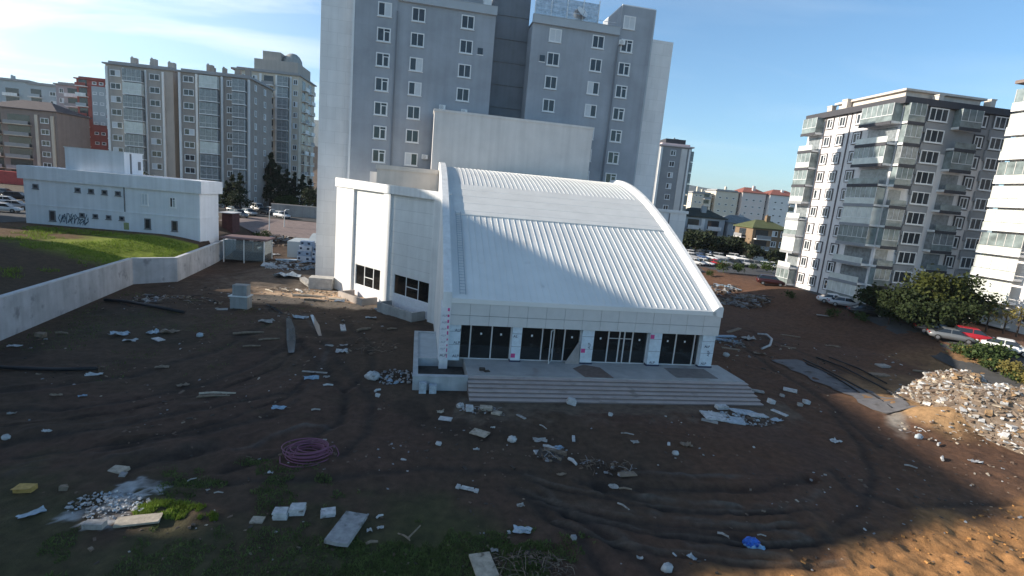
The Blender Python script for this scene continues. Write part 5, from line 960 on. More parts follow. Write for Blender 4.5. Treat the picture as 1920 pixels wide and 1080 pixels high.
D = [
 ('sheet', 27, 651, 22, .5, 'white', .3, 'white foil scrap at the foot of the wall near the left image edge'), ('sheet', 177, 704, 26, .5, 'white', .5, 'white plastic scrap lying right of the black pipe'),
 ('sheet', 305, 690, 24, .5, 'tan', .4, 'tan crumpled scrap on the mud between black pipe and wet rut'), ('sheet', 343, 725, 20, .5, 'tan', .9, 'small tan scrap below the tan crumpled scrap'),
 ('stick', 408, 741, 62, .07, 'cream', .25, 'long pale lath lying on the mud left of the wet rut'), ('stick', 402, 746, 52, .08, 'tan', .33, 'second lath lying against the long pale lath'),
 ('board', 415, 581, 22, .6, 'pale', .5, 'pale broken board left of the concrete pillar'), ('sheet', 225, 628, 32, .7, 'plast', .3, 'bluish crumpled sheet, left end of the white scraps by the wall'), ('sheet', 244, 640, 24, .5, 'white', .2, 'white crumpled scrap just below the bluish sheet by the wall'),
 ('sheet', 288, 626, 22, .8, 'plast', .9, 'bluish plastic clump in the middle of the white scraps by the wall'), ('board', 297, 638, 26, .5, 'white', -.5, 'white flat board among the scraps by the wall'), ('sheet', 318, 624, 30, .6, 'tan', .2, 'tan crumpled paper at the right end of the scraps by the wall'), ('bag', 375, 631, 12, .9, 'plast', .2, 'small bluish bag right of the scraps by the wall'),
 ('chunk', 76, 633, 16, .6, 'tan', .2, 'beige clod below the retaining wall, left one of two'), ('stick', 116, 627, 20, .2, 'tan', .2, 'short beige stick below the retaining wall'),
 ('sheet', 105, 743, 20, .4, 'tan', .2, 'small tan scrap under the black pipe'), ('sheet', 155, 745, 14, .6, 'blue', .6, 'small bluish scrap right of the tan scrap under the black pipe'), ('bag', 12, 826, 15, .7, 'white', .2, 'white crumpled bag at the left image edge'), ('sheet', 88, 811, 14, .5, 'white', .3, 'tiny white scrap right of the bag at the left edge'), ('sheet', 22, 779, 14, .4, 'pale', .3, 'small pale scrap above the white bag at the left edge'),
 ('chunk', 119, 921, 15, .6, 'tan', .7, 'beige stone right of the yellow box'), ('board', 224, 886, 34, .55, 'cream', -.2, 'cream slab propped on a stone above the lime spill', .16, (.2, -.1)), ('chunk', 232, 897, 14, .8, 'grey', .2, 'grey stone under the cream slab above the lime spill'),
 ('board', 260, 979, 74, .38, 'cream', .35, 'pinkish cream board on the sunlit patch below the grass clump', .09), ('board', 178, 991, 36, .45, 'pale', .1, 'pale block on the lower left end of the lime spill', .22), ('sheet', 60, 968, 40, .4, 'plast', .9, 'grey blue crumpled sheet at the lower left'), ('sheet', 151, 948, 18, .3, 'tan', 0, 'thin tan scrap left of the lime spill'),
 ('stick', 360, 904, 16, .15, 'pale', .9, 'short pale stick on the dark ground right of the lime spill'), ('stick', 410, 929, 16, .14, 'pale', .2, 'thin pale stick on the ground left of the tile stacks'), ('sheet', 507, 890, 10, .5, 'white', .2, 'small white flake below the hose coil'),
 ('sheet', 522, 768, 24, .5, 'blue', .1, 'blue grey bundle on the mud above the hose coil'), ('stick', 592, 771, 16, .2, 'pale', .3, 'short pale stick above the hose coil'), ('plank', 590, 700, 46, .1, 'pale', .05, 'pale plank lying flat between wet rut and white bag'), ('sheet', 584, 711, 26, .5, 'blue', .3, 'bluish crumpled scrap just below the pale plank'), ('stick', 615, 725, 18, .2, 'white', .3, 'small white stick right of the bluish scrap'), ('sheet', 612, 708, 12, .8, 'pale', .3, 'small pale scrap beside the end of the pale plank'),
 ('plank', 643, 616, 42, .22, 'white', 1.95, 'white plank standing out on the mud in front of the light wells', .1), ('sheet', 641, 661, 22, .8, 'white', .2, 'white torn sheet below the white plank'), ('sheet', 618, 650, 16, .4, 'pale', .1, 'pale flake left of the white torn sheet'), ('sheet', 645, 649, 14, .4, 'pale', .4, 'pale flake above the white torn sheet'),
 ('stick', 466, 627, 52, .08, 'tan', .5, 'long tan stick, upper one of two left of the wet rut'), ('stick', 505, 639, 36, .09, 'tan', .55, 'tan stick, middle one of those left of the wet rut'), ('stick', 472, 652, 30, .1, 'tan', .45, 'tan stick, lowest of those left of the wet rut'), ('sheet', 500, 604, 24, .7, 'pale', .1, 'pale crumpled sheet at the top of the wet rut'), ('sheet', 563, 597, 26, .6, 'plast', -.2, 'bluish white crumpled sheet between the two wet ruts'), ('stick', 682, 620, 30, .16, 'tan', .9, 'tan stick right of the white plank'), ('stick', 735, 619, 18, .2, 'tan', .5, 'short tan stick in front of the shaded light well'),
 ('sheet', 695, 597, 20, .5, 'white', .2, 'small white sheet between the two light wells'), ('bag', 698, 712, 26, .7, 'white', .2, 'white sack left of the planter box'), ('stick', 708, 735, 14, .3, 'white', 1.0, 'small white stick below the white sack'), ('chunk', 708, 745, 10, .8, 'white', .2, 'small white stone below the white sack'),
 ('board', 835, 788, 25, .6, 'white', -.1, 'white square board left of the foot of the steps'), ('board', 899, 815, 34, .7, 'cream', -.4, 'cream diamond shaped board below the steps'), ('bag', 863, 765, 15, .9, 'white', .2, 'white round bag, leftmost by the foot of the steps'), ('board', 880, 771, 14, .9, 'white', .2, 'small white upright board by the foot of the steps', .3), ('board', 911, 770, 24, .6, 'cream', .1, 'cream flat block by the foot of the steps', .2), ('board', 931, 777, 18, .8, 'cream', -.3, 'cream square slab right of the cream flat block', .12), ('sheet', 826, 774, 14, .8, 'cream', .3, 'cream scrap above the white square board'), ('plank', 977, 784, 22, .25, 'pale', -.8, 'pale short plank below the left part of the steps'), ('bag', 960, 828, 17, .85, 'white', .3, 'white ball shaped bag on the mud below the cream diamond board'), ('chunk', 822, 836, 11, .8, 'white', .3, 'small white stone left of the cream diamond board'), ('sheet', 893, 845, 12, .5, 'white', .1, 'small white flake below the cream diamond board'), ('sheet', 924, 804, 9, .6, 'white', .1, 'tiny white flake right of the cream diamond board'),
 ('board', 1031, 857, 50, .5, 'dark', -.35, 'dark brown panel in the central rubbish pile', .08, (.15, .1)), ('board', 1040, 850, 44, .25, 'tan', -.3, 'tan batten on top of the central rubbish pile', .1), ('board', 1011, 853, 20, .9, 'white', .6, 'white triangular offcut in the central rubbish pile', .06, (.3, .2)), ('sheet', 1047, 842, 18, .8, 'blue', .5, 'blue plastic wrap on the central rubbish pile'), ('sheet', 1012, 827, 26, .6, 'pale', .1, 'pale scrap at the top of the central rubbish pile'), ('stick', 1030, 843, 26, .2, 'white', -.4, 'white stick across the central rubbish pile'), ('plank', 1075, 826, 22, .25, 'white', 1.5, 'white upright stick right of the central rubbish pile', .08), ('stick', 1073, 869, 24, .25, 'white', -1.0, 'white bent stick right below the central rubbish pile'), ('stick', 1018, 803, 20, .1, 'pale', -.9, 'thin pale stick above the central rubbish pile'), ('sheet', 1052, 892, 18, .4, 'tan', .3, 'tan scrap below the central rubbish pile'),
 ('board', 1176, 892, 34, .45, 'tan', .3, 'tan flat stone at the right end of the stone scatter'), ('sheet', 1150, 916, 18, .7, 'pale', .3, 'pale scrap below the stone scatter'), ('stick', 1168, 955, 26, .12, 'pale', -.8, 'thin pale stick on the rutted mud'), ('stick', 1172, 921, 24, .15, 'tan', 0, 'thin tan stick below the stone scatter'),
 ('sheet', 976, 951, 14, .7, 'pale', .3, 'small pale scrap right of the grass'), ('sheet', 979, 1000, 34, .6, 'plast', -.1, 'bluish white crumpled wrapper right of the grass'), ('sheet', 927, 1035, 14, .6, 'pale', .2, 'pale scrap near the big cream board at the bottom'), ('chunk', 1075, 1013, 12, .8, 'grey', .3, 'grey stone on the rutted mud near the bottom'),
 ('chunk', 1071, 759, 19, .8, 'white', .1, 'white lump on the lowest step'), ('chunk', 1144, 781, 9, .8, 'white', .1, 'small white stone below the middle of the steps'), ('stick', 1176, 817, 24, .1, 'pale', -.1, 'thin pale stick below the right half of the steps'), ('sheet', 1190, 832, 14, .8, 'pale', .4, 'pale curled scrap below the right half of the steps'), ('bag', 1266, 853, 13, .8, 'white', .3, 'white lump on the reddish mud below the steps'), ('sheet', 1286, 836, 20, .8, 'tan', .3, 'tan rubbish clump on the reddish mud below the steps'),
 ('board', 1345, 783, 60, .55, 'white', .10, 'large white foam sheet, leftmost of the heap at the right foot of the steps', .08, (.05, .08)), ('board', 1370, 790, 50, .5, 'plast', -.25, 'bluish white foam sheet lying across the heap by the steps', .08, (.1, -.05)), ('board', 1398, 776, 58, .5, 'plast', .2, 'grey blue foam sheet at the back of the heap by the steps', .08, (-.08, .1)), ('board', 1420, 782, 44, .35, 'white', .35, 'narrow white foam strip on the right of the heap by the steps', .08, (.0, .12)), ('board', 1352, 768, 22, .6, 'white', .2, 'white block at the top left of the foam heap', .25), ('plank', 1461, 776, 30, .3, 'white', -1.0, 'white plank pointing away from the foam heap', .08), ('board', 1330, 792, 30, .4, 'pale', -.4, 'pale flat offcut in front of the foam heap', .05), ('sheet', 1455, 790, 20, .7, 'plast', .3, 'bluish crumpled film right of the foam heap'),
 ('plank', 1416, 735, 30, .3, 'pale', -.25, 'pale plank against the right end of the steps', .12), ('board', 1481, 734, 24, .6, 'white', -.5, 'white broken board on the mud right of the steps', .14), ('chunk', 1445, 757, 14, .7, 'white', .2, 'white stone between steps and white broken board'), ('chunk', 1466, 745, 9, .7, 'pale', .2, 'small pale stone beside the white broken board'), ('chunk', 1511, 758, 13, .7, 'white', .1, 'white stone, left one of the two below the concrete strip'), ('chunk', 1499, 762, 10, .7, 'pale', .1, 'pale stone, right below the white broken board'), ('bag', 1361, 668, 12, .6, 'white', -.3, 'small white bag beside the right corner of the hall'),
 ('board', 1357, 632, 50, .22, 'blue', .3, 'blue grey plank on the stack right of the hall corner', .1), ('board', 1362, 640, 46, .25, 'blue', -.15, 'blue grey plank crossing the stack right of the hall corner', .14), ('board', 1372, 622, 46, .16, 'tan', .5, 'tan plank leaning on the stack right of the hall corner', .1, (0, -.2)), ('board', 1370, 655, 34, .3, 'tan', -.2, 'tan board below the blue grey planks right of the hall', .06), ('sheet', 1402, 636, 26, .7, 'pale', .5, 'pale crumpled strip between plank stack and white hoop'), ('plank', 1482, 631, 34, .12, 'tan', -.25, 'tan plank right of the white hoop', .08), ('plank', 1478, 652, 26, .12, 'tan', -.4, 'tan plank below the other one right of the white hoop', .08), ('sheet', 1424, 664, 22, .4, 'tan', -.1, 'tan scrap below the white hoop'),
 ('sheet', 1565, 830, 18, .9, 'white', .3, 'white crumpled bag on the mud below the concrete strip'), ('stick', 1760, 836, 18, .2, 'white', .7, 'short white stick in the shade in front of the sand mound'), ('stick', 1767, 862, 20, .25, 'white', .9, 'white stick, lower one in the shade before the sand mound'), ('sheet', 1828, 868, 24, .4, 'white', .0, 'white scrap at the shaded foot of the rubble heap'), ('stick', 1707, 878, 20, .15, 'pale', -.5, 'thin pale stick left of the shaded rubble foot'), ('bag', 1722, 822, 15, .6, 'plast', .1, 'small bluish bag on the dark mud left of the sand mound'),
 ('stick', 1355, 1006, 20, .2, 'pale', -.5, 'short pale stick left of the blue bag'), ('stick', 1427, 1010, 16, .15, 'pale', -.1, 'thin pale stick just right of the blue bag'), ('sheet', 1297, 1048, 18, .5, 'plast', -.9, 'bluish flake at the bottom below the ruts'), ('bag', 1250, 1073, 24, .7, 'white', .3, 'white crumpled bag cut by the bottom edge'), ('sheet', 1199, 1050, 12, .5, 'white', .2, 'small white flake at the bottom near the white bag'),
 ('board', 1648, 705, 36, .4, 'tan', .1, 'tan slab beside the rods on the right', .15), ('board', 1655, 688, 22, .7, 'pale', .2, 'pale block above the tan slab on the right', .18), ('sheet', 1560, 650, 26, .3, 'tan', -.3, 'tan branch like scrap on the bare soil right of the hoop'), ('stick', 1735, 700, 40, .1, 'tan', -.3, 'long tan stick above the rubble heap'), ('chunk', 1700, 600, 22, .7, 'pale', .2, 'pale block on the bank below the pines'), ('board', 1545, 593, 26, .2, 'pale', -.2, 'pale plank on the soil below the parked sedans', .1),
 ('stick', 505, 547, 26, .12, 'cream', -.6, 'cream stick on the sunlit ground, leftmost'), ('stick', 535, 545, 22, .12, 'cream', -.5, 'cream stick on the sunlit ground, second from left'), ('stick', 562, 548, 34, .14, 'white', -.8, 'white stick on the sunlit ground before the stone block'), ('stick', 580, 557, 60, .08, 'cream', .15, 'long cream lath at the front of the sunlit ground'), ('board', 632, 562, 30, .4, 'cream', .1, 'cream board on the sunlit ground left of the light well', .1), ('stick', 590, 565, 40, .1, 'tan', -.05, 'tan lath along the edge of the sunlit ground'), ('sheet', 637, 566, 20, .5, 'white', .1, 'white film scrap beside the sunlit light well'),
 ('board', 520, 500, 54, .5, 'plast', .3, 'grey blue sheet lying in front of the wrapped packs', .08, (.1, .1)), ('board', 558, 494, 50, .4, 'blue', -.3, 'blue grey panel leaning below the wrapped packs', .08, (.1, -.25)), ('board', 540, 488, 44, .3, 'blue', .5, 'blue grey strip crossing the sheets before the wrapped packs', .1), ('sheet', 540, 520, 44, .7, 'plast', .2, 'grey plastic heap behind the sunlit ground'), ('sheet', 510, 478, 26, .5, 'white', .1, 'white scrap left of the wrapped packs'), ('bag', 488, 468, 9, .9, 'white', 0, 'small white ball of film on the gravel near the wall end'), ('sheet', 585, 500, 60, .4, 'tan', .0, 'brown grey sheet on the ground below the wrapped packs'),
 ('stick', 712, 972, 14, .3, 'white', .8, 'small white stick right of the concrete slab, topmost'), ('sheet', 692, 998, 10, .8, 'white', .3, 'small white triangle right of the concrete slab'), ('sheet', 713, 993, 12, .5, 'white', .4, 'small white flake right of the white triangle'), ('stick', 697, 1024, 22, .25, 'tan', .4, 'short tan stick between concrete slab and forked branch'),
]
for d in D: deb(*d)
# piles that read as one mass
def heap(label, cat, px, py, rx, ry, hgt, n, cols, size, seed, name='rubbish_pile', sticks=0):
    rnd = random.Random(seed); random.seed(seed); p = G(px, py); q = MB(); 
    for i in range(n):
        a = rnd.random()*6.28; r = math.sqrt(rnd.random()); x = p.x+rx*r*math.cos(a); y = p.y+ry*r*math.sin(a); s = size*rnd.uniform(.4, 1.6); q.k = rnd.randrange(len(cols)); z = float(terrain(x, y))+hgt*(1-r)**1.0*rnd.uniform(.5, 1)
        if rnd.random() < sticks: L_ = s*rnd.uniform(2, 5); b_ = rnd.random()*6.28; q.tube([(x-L_*.5*math.cos(b_), y-L_*.5*math.sin(b_), z+.05), (x+.1*s, y, z+.12+s*.3*rnd.random()), (x+L_*.5*math.cos(b_), y+L_*.5*math.sin(b_), z+rnd.uniform(.0, .5)*s+.05)], max(.012, s*.07), 4)
        else: q.chunk((x, y, z+.05), s, s*rnd.uniform(.4, 1), s*rnd.uniform(.15, .7), b_ if False else rnd.random()*3, rnd.uniform(-.5, .5), .45)
    return tag(q.build(name, cols), label, cat)
heap('pile of sticks and broken slabs at the jog of the retaining wall', 'rubbish pile', 332, 566, 4.6, 2.0, .6, 90, [DM['tan'], DM['grey'], DM['pale'], DM['dark'], DM['brown']], .34, 1, sticks=.55)
heap('pile of grey rubble against the left side of the planter box', 'rubble pile', 745, 708, 1.6, 1.5, .35, 110, [DM['grey'], DM['blue'], DM['dark'], DM['pale']], .2, 2, 'rubble_pile')
heap('pile of dry brushwood and branches at the bottom centre', 'brushwood', 995, 1063, 1.7, .9, .35, 150, [DM['tan'], DM['brown'], DM['dark'], M_TWIG], .13, 3, 'brushwood_pile', .85)
heap('scatter of brown stones and scraps in the mud below the steps', 'stones', 1135, 880, 1.6, .9, .18, 80, [DM['brown'], DM['dark'], DM['tan'], DM['grey']], .15, 4, 'stone_scatter', .35)
heap('white lime and plaster crumbs spilled across the sunlit patch at lower left', 'plaster crumbs', 205, 950, 1.5, 1.0, .08, 230, [DM['white'], DM['plast'], DM['white'], DM['pale']], .11, 21, 'plaster_crumbs')
heap('white fragments strewn over the sandy mound before the rubble heap', 'rubble pile', 1775, 812, 3.2, 1.9, .05, 90, [DM['white'], DM['pale'], DM['tan'], DM['cream'], DM['brown']], .16, 22, 'rubble_pile', .15)
heap('dark debris under the central rubbish pile', 'rubbish pile', 1030, 856, .95, .7, .25, 60, [DM['dark'], DM['brown'], DM['tan'], DM['grey']], .17, 5, sticks=.3)
heap('broken bits of white foam around the right foot of the steps', 'rubbish pile', 1385, 785, 2.6, 1.0, .3, 120, [DM['plast'], DM['white'], DM['grey'], DM['brown']], .19, 6, sticks=.1)
heap('small white rubble by the left foot of the steps', 'rubble pile', 905, 772, 1.7, .6, .15, 80, [DM['white'], DM['pale'], DM['grey'], DM['brown']], .12, 7, 'rubble_pile', .1)
heap('long heap of grey brush and broken timber behind the right side of the hall', 'rubbish pile', 1395, 566, 4.2, 3.6, .9, 260, [DM['grey'], DM['dark'], DM['brown'], DM['tan'], DM['grey']], .5, 8, sticks=.4)
heap('low heap of grey debris on the bank behind the hall near the car park', 'rubbish pile', 1345, 545, 3.5, 3.5, .8, 160, [DM['grey'], DM['dark'], DM['brown'], DM['blue']], .5, 9, sticks=.3)
heap('tangle of laths and film beside the right corner of the hall', 'rubbish pile', 1372, 645, 1.7, 1.9, .35, 80, [DM['blue'], DM['tan'], DM['dark'], DM['pale']], .24, 10, sticks=.6)
heap('rubble and plaster crumbs on the sunlit ground by the wing', 'rubble pile', 575, 548, 5.5, 1.6, .2, 160, [DM['cream'], DM['tan'], DM['pale'], DM['wood']], .22, 11, 'rubble_pile', .3)
heap('jumble of grey blue packaging in front of the wrapped packs', 'rubbish pile', 545, 500, 4.0, 3.6, .5, 130, [DM['blue'], DM['plast'], DM['dark'], DM['grey']], .4, 12, sticks=.35)
heap('heap of mixed builders rubbish at the far end of the retaining wall', 'rubbish pile', 515, 452, 4.0, 4.5, .7, 120, [DM['pale'], DM['dark'], DM['brown'], DM['grey'], DM['tan']], .5, 13, sticks=.25)
heap('pale debris by the foot of the bright wing wall', 'rubble pile', 655, 560, 1.3, .9, .25, 60, [DM['white'], DM['cream'], DM['grey']], .25, 14, 'rubble_pile', .15)
heap('packaging scraps below the shaded light well', 'rubbish pile', 722, 585, 1.6, .7, .15, 50, [DM['white'], DM['blue'], DM['dark']], .2, 15, sticks=.2)
heap('brown sticks and clods on the mud left of the planter box', 'rubbish pile', 690, 650, 2.6, 2.6, .12, 60, [DM['tan'], DM['dark'], DM['brown']], .2, 16, sticks=.6)
# rubble heap on the right: mound of soil with white rubble on it
def mound(name, label, cat, px0, py0, px1, py1, hw, hgt, seed, cols, n, size):
    a = G(px0, py0); b = G(px1, py1); ax = (b-a); L_ = ax.length; ax.normalize(); nv = Vector((-ax.y, ax.x, 0)); q = MB(); n_u, n_v = 46, 26; v = []
    def hz(u, w):
        e = max(0, 1-(2*u-1)**4)*max(0, 1-abs(w)**1.6); return hgt*e*(.65+.7*float(fbm(np.array(u*L_*.45+seed), np.array(w*hw*.45+3), 3, seed)))
    for i in range(n_u):
        for j in range(n_v):
            u = i/(n_u-1); w = j/(n_v-1)*2-1; p = a.lerp(b, u)+nv*w*hw*(1-.35*abs(2*u-1)**2); v.append((p.x, p.y, float(terrain(p.x, p.y))-.12+hz(u, w)))
    q.k = 0; q.add(v, [(i*n_v+j, (i+1)*n_v+j, (i+1)*n_v+j+1, i*n_v+j+1) for i in range(n_u-1) for j in range(n_v-1)]); rnd = random.Random(seed); random.seed(seed)
    for i in range(n):
        u = rnd.random()**.9; w = rnd.uniform(-.97, .97); p = a.lerp(b, u)+nv*w*hw*(1-.35*abs(2*u-1)**2); s = size*(.25+2.6*rnd.random()**4)+.04; q.k = 1+rnd.randrange(len(cols)-1)
        q.chunk((p.x, p.y, float(terrain(p.x, p.y))-.12+hz(u, w)+s*.12), s, s*rnd.uniform(.4, 1), s*rnd.uniform(.12, .5), rnd.random()*3, rnd.uniform(-.6, .6), .45)
    o = q.build(name, cols); return tag(o, label, cat)
M_SAND = mat('sandy_soil', (.34, .22, .12), .95, .3, 2, bump=.06, bscale=5); M_DUST = mat('pale_rubble_dust', (.19, .145, .11), .95, .3, 2.5, bump=.05, bscale=6)
mound('rubble_heap', 'big sunlit heap of white plaster rubble and broken tiles at the right edge', 'rubble heap', 1704, 734, 2010, 866, 3.8, 2.9, 5, [M_DUST, DM['white'], DM['cream'], DM['white'], DM['pale'], DM['tan'], DM['brown'], M_DUST, M_DUST, M_SAND], 4200, .22)
# long hose, pipes, stacks ...
hc = thing('hose_coil', 'coil of thin purple hose lying on the mud', 'hose', G(577, 857), .2)
q = MB(); path = []; rr = random.Random(4)
for i in range(11*26):
    t = i/26; lay = int(t); r_ = (.72+.22*math.sin(lay*2.1))+.04*math.sin(t*5); wob = .10*math.sin(lay*1.7)
    path.append((r_*1.22*math.cos(t*2*math.pi)+wob, r_*.95*math.sin(t*2*math.pi)+.06*math.cos(lay*2.3), .04+.052*lay+.02*math.sin(t*9)))
path += [(1.25, .25, .45), (1.38, .35, .2), (1.5, .1, .06), (1.45, -.2, .05)]
q.tube(path, .026, 6); q.build('hose', mat('purple_hose', (.23, .085, .15), .5, .15, 5), hc, True)
q = MB(); q.tube([(-1.3, -.1, .04), (-1.15, -.75, .05), (-.6, -1.1, .05), (.1, -1.18, .06), (.7, -.95, .1)], .026, 6); q.build('hose_end', MATS['purple_hose'], hc, True)
def line_obj(name, label, cat, pix, r, m, lift=.05, n=8, smooth=True):
    P = [G(*p)+Vector((0, 0, r+lift)) for p in pix]; return tag(MB().tube(P, r, n).build(name, m, None, smooth), label, cat)
M_BPIPE = mat('black_plastic_pipe', (.015, .015, .018), .5, .2, 3)
line_obj('drain_pipe', 'long black plastic pipe lying on the mud at the left edge', 'pipe', [(-40, 693), (40, 696), (110, 698), (182, 696)], .13, M_BPIPE)
line_obj('drain_pipe', 'black pipe lying slantwise below the retaining wall jog', 'pipe', [(196, 566), (240, 570), (290, 579), (345, 590)], .16, M_BPIPE)
for i, (pp, lb) in enumerate([([(1506, 676), (1540, 692), (1585, 715), (1640, 745), (1672, 768)], 'long dark rod along the edge of the concrete strip'), ([(1530, 672), (1580, 690), (1640, 722), (1695, 752)], 'long dark rod beyond the one along the concrete strip'), ([(1555, 672), (1610, 693), (1662, 722)], 'dark rod farthest from the concrete strip'), ([(1510, 682), (1560, 706), (1610, 738)], 'dark rod lying on the concrete strip')]): line_obj('steel_rod', lb, 'rod', pp, .07, M_BPIPE)
P = [G(1420, 628), G(1437, 632), G(1446, 642), G(1443, 652), G(1428, 656)]; q = MB(); q.tube([p+Vector((0, 0, .12+.25*math.sin(i*.8))) for i, p in enumerate(P)], .12, 8); tag(q.build('hoop', DM['white'], None, True), 'curved white foam hoop on the soil right of the hall', 'hoop')
def stack(px, py, wpx, label, n, rz, jit=.02, name='tile_stack', col='white'):
    p = G(px, py); w = wpx*mpp(p); t = thing(name, label, 'tiles', p, rz)
    for i in range(n): q = MB(); j1, j2 = random.uniform(-jit, jit), random.uniform(-jit, jit); q.box(-w/2+j1, w/2+j1, -w*.42+j2, w*.42+j2, .02+i*.075, .09+i*.075); q.build('tile', DM[col], t)
stack(484, 977, 23, 'single cream tile lying left of the tile stacks', 1, .1, name='tile', col='cream'); stack(527, 970, 25, 'stack of white tiles, left one of the pair', 4, .15, .03); stack(557, 966, 26, 'stack of white tiles, right one of the pair', 4, .2, .03); stack(615, 966, 26, 'two white tiles beside the concrete slab', 2, .35, .02)
p = G(650, 1000); q = slab(.98, 1.95, .16, .05); put(q, 'concrete_slab', p, -.12, mat('worn_slab', (.33, .33, .33), .9, .25, 3, bump=.02, bscale=9, dirt=((.07, .065, .06), .53, 2.2)), 'worn concrete slab lying in the grass right of the white tiles', 'slab', .05)
p = G(766, 1008); q = MB(); q.tube([(-.45, .05, .1), (-.15, -.08, .12), (.05, -.22, .1), (.12, -.3, .08)], [.03, .04, .045, .02], 6); q.tube([(.0, -.2, .1), (.2, .1, .2), (.38, .45, .26)], [.04, .035, .03], 6); q.k = 0; put(q, 'branch', p, 0, DM['tan'], 'forked dry branch lying in the grass right of the concrete slab', 'branch')
p = G(876, 920); q = MB(); q.box(-.5, .5, -.06, .06, .05, .12); q.box(-.55, -.38, -.14, .14, .04, .16); q.box(.36, .54, -.11, .11, .04, .14); q.box(-.3, .3, .06, .1, .06, .16); put(q, 'metal_bracket', p, -.2, DM['white'], 'white metal bracket lying on the mud above the grass', 'bracket')
p = G(906, 1066); put(slab(.85, 1.3, .08, .04), 'broken_board', p, .35, DM['cream'], 'large cream board cut by the bottom edge left of the brushwood', 'board', .08)
p = G(48, 922); bx = thing('carton_box', 'crushed yellow carton on the mud at the lower left', 'box', p, .15); q = MB(); q.box(-.33, .33, -.2, .2, 0, .22); q.build('carton', DM['yellow'], bx); q = MB(); q.add([(-.33, -.21, .23), (.33, -.21, .23), (.3, -.38, .3), (-.3, -.36, .26)], [(0, 1, 2, 3)]); q.add([(-.33, -.21, .22), (.33, -.21, .22), (.3, -.38, .29), (-.3, -.36, .25)], [(3, 2, 1, 0)]); q.build('flap', DM['yellow'], bx)
p = G(1408, 1024); q = ball(.34, .30, .24, .38, 8); q.k = 0; o = put(q, 'plastic_bag', p, .3, mat('blue_plastic', (.035, .13, .52), .3, .5, 9), 'bright blue plastic bag lying on the rutted mud', 'bag', .02, None, (0, 0)); q = crumple(.75, .55, .16); put(q, 'plastic_wrap', p+Vector((.05, -.2, .0)), .3, mat('pale_blue_plastic', (.22, .42, .62), .3, .4, 6), 'pale blue plastic film under the bright blue bag', 'film', .04)
# block of white stone in the sunlit patch
p = G(603, 540); q = MB(); q.chunk((0, 0, .8), 3.2, 2.0, 1.6, .1, 0, .15); put(q, 'stone_block', p, 0, mat('plaster_block', (.52, .50, .46), .9, .2, 2, bump=.02, bscale=8), 'pale broken stone block behind the sunlit ground, left of the light well', 'block', -.1)
p = G(575, 535); put(slab(2.4, .7, .5, .2), 'stone_block', p, -.7, DM['pale'], 'narrow pale slab leaning left of the broken stone block', 'block', .2, None, (.3, .2))
# wrapped packs by the wing
M_PACK = mat('pack_film', (.34, .42, .55), .35, .25, 2.5); M_PACK2 = mat('pack_film_white', (.60, .63, .70), .4, .15, 2)
pk = 'wrapped packs stacked left of the wing'
def pack(px, py, w, h, m, label, dz=0):
    p = G(px, py); t = thing('wrapped_pack', label, 'pack', p+Vector((0, 0, dz)), .1); q = MB(); q.box(-w/2, w/2, -.6, .6, 0, h); q.build('pack', m, t); q = MB(); q.box(-w/2+.15, -w/2+.5, -.606, -.601, h*.35, h*.75); q.box(w/2-.75, w/2-.35, -.606, -.601, h*.3, h*.7); q.build('label', M_INK, t)
for i, (px, py, w, h, m, dz, lb) in enumerate([(572, 490, 2.2, .9, M_PACK2, 0, 'white wrapped pack at the bottom left of the pack stack'), (598, 492, 2.2, .9, M_PACK, 0, 'blue wrapped pack at the bottom middle of the pack stack'), (622, 494, 1.9, .9, M_PACK2, 0, 'white wrapped pack at the bottom right of the pack stack'), (572, 490, 2.1, .8, M_PACK, .91, 'blue wrapped pack in the second row left of the pack stack'), (599, 492, 2.2, .8, M_PACK2, .91, 'white wrapped pack in the second row middle of the pack stack'), (622, 494, 1.8, .8, M_PACK, .91, 'blue wrapped pack in the second row right of the pack stack'), (574, 490, 2.0, .8, M_PACK2, 1.72, 'white wrapped pack in the third row left of the pack stack'), (600, 492, 2.1, .8, M_PACK, 1.72, 'blue wrapped pack in the third row middle of the pack stack'), (576, 490, 1.9, .8, M_PACK, 2.53, 'topmost blue wrapped pack of the pack stack')]): pack(px, py, w, h, m, lb, dz)
for px, lb in ((791, 'grey white block leaning on the planter box, left one'), (808, 'grey white block leaning on the planter box, right one')):
    p = HM @ Vector((-2.45 if px == 791 else -1.75, -4.62, 0)); q = MB(); q.box(-.25, .25, -.2, .2, 0, .75 if px == 791 else .6); o = q.build('foam_block', DM['plast']); o.location = p; o.rotation_euler = (0, 0, YAW); tag(o, lb, 'block')
p = HM @ Vector((1.9, -2.6, 1.0)); q = MB(); q.chunk((0, 0, .12), .5, .35, .2, .2, 0, .3); q.chunk((.35, -.2, .06), .5, .3, .1, .5, 0, .3); tag(q.build('tool_pile', DM['dark']), 'small dark tools left on the porch platform', 'tools').location = p
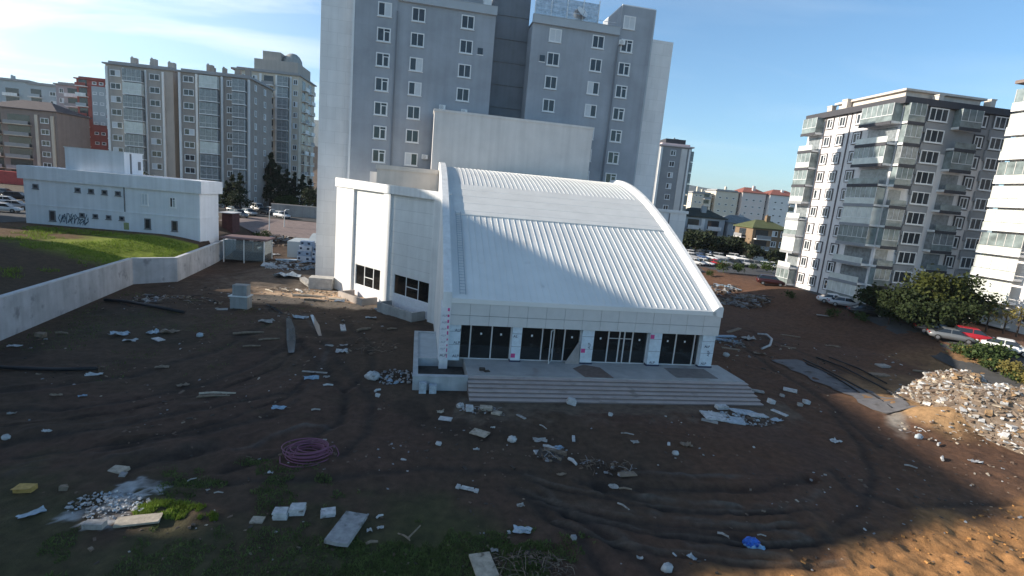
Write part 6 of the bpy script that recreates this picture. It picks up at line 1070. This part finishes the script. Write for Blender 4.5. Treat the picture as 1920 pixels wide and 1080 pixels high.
# scattered crumbs over the whole site
q = MB(); rnd = random.Random(9); random.seed(9); cols = [DM['white'], DM['pale'], DM['tan'], DM['grey'], DM['brown'], DM['dark'], DM['cream']]
cnt = 0
while cnt < 2000:
    x = rnd.uniform(-40, 46); y = 14+46*rnd.random()**1.4
    if x < WX(y)+1 or float(hall_mask(np.array(x), np.array(y))) < .3: continue
    dens = float(fbm(np.array(x*.28), np.array(y*.28), 3, 91)); 
    if rnd.random() > max(0.015, (dens-.47)*5): continue
    s = .035+.11*rnd.random()**4+.0026*y*rnd.random(); q.k = rnd.choices(range(7), [.35, .5, 1.6, 1.2, 5, 6, .3])[0]
    q.chunk((x, y, float(terrain(x, y))+s*.12), s*rnd.uniform(1, 2.2), s, s*rnd.uniform(.3, .8), rnd.random()*3, rnd.uniform(-.4, .4), .45); cnt += 1
tag(q.build('rubble_crumbs', cols), 'small crumbs of rubble, wood and plaster scattered over the mud', 'rubble', kind='stuff')
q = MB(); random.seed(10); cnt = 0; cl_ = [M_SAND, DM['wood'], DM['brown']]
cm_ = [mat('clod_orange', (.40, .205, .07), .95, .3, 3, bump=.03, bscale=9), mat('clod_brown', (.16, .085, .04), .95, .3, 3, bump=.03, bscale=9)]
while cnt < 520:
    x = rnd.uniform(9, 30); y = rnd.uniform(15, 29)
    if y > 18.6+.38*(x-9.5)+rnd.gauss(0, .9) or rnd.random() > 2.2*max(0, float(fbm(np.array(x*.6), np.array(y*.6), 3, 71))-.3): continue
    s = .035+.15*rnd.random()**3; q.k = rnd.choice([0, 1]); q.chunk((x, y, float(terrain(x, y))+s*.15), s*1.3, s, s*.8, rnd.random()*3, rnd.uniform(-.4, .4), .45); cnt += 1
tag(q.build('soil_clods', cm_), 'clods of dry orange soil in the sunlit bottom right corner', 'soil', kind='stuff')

lp = MB(); lp.add([(0, 0, 0), (1.25, 0, 0), (1.15, .25, 1.85), (0, -.05, 0), (1.25, -.05, 0), (1.15, .20, 1.85)], [(0, 1, 2), (5, 4, 3), (0, 3, 4, 1), (1, 4, 5, 2), (2, 5, 3, 0)])
o = lp.build('leaning_panel', mat('dusty_panel', (.30, .28, .27), .8, .15, 2)); o.location = HM @ Vector((8.82, -.45, 1.003)); o.rotation_euler = (0, 0, YAW); tag(o, 'grey triangular offcut panel leaning against the middle column of the porch', 'panel')
rr = random.Random(2)
for k in range(9): q = MB(); z = 1.25+k*.46; q.box(-.72-.012*k, -.66, -.652, -.646, z, z+rr.uniform(.14, .3)); q.build('film_emblem', M_PINK, HALL)
for k in range(6): text('ALP', .22, (-1.2, -.66, 1.9+k*.52), (R(90), 0, 0), mat('film_grey_ink', (.35, .36, .42), .5), HALL)
# ================================================================== HAZE
hm = bpy.data.materials.new('haze'); hm.use_nodes = True; t_ = hm.node_tree; t_.nodes.clear(); o_ = t_.nodes.new('ShaderNodeOutputMaterial'); v_ = t_.nodes.new('ShaderNodeVolumePrincipled'); v_.inputs['Color'].default_value = (.80, .88, 1, 1); v_.inputs['Density'].default_value = .00010; v_.inputs['Anisotropy'].default_value = .2; t_.links.new(v_.outputs[0], o_.inputs['Volume'])
q = MB(); q.box(-9500, 9500, -700, 9500, -6, 420); hz_ = q.build('haze', hm); tag(hz_, 'thin pale haze in the air over the whole town', 'haze', kind='stuff')
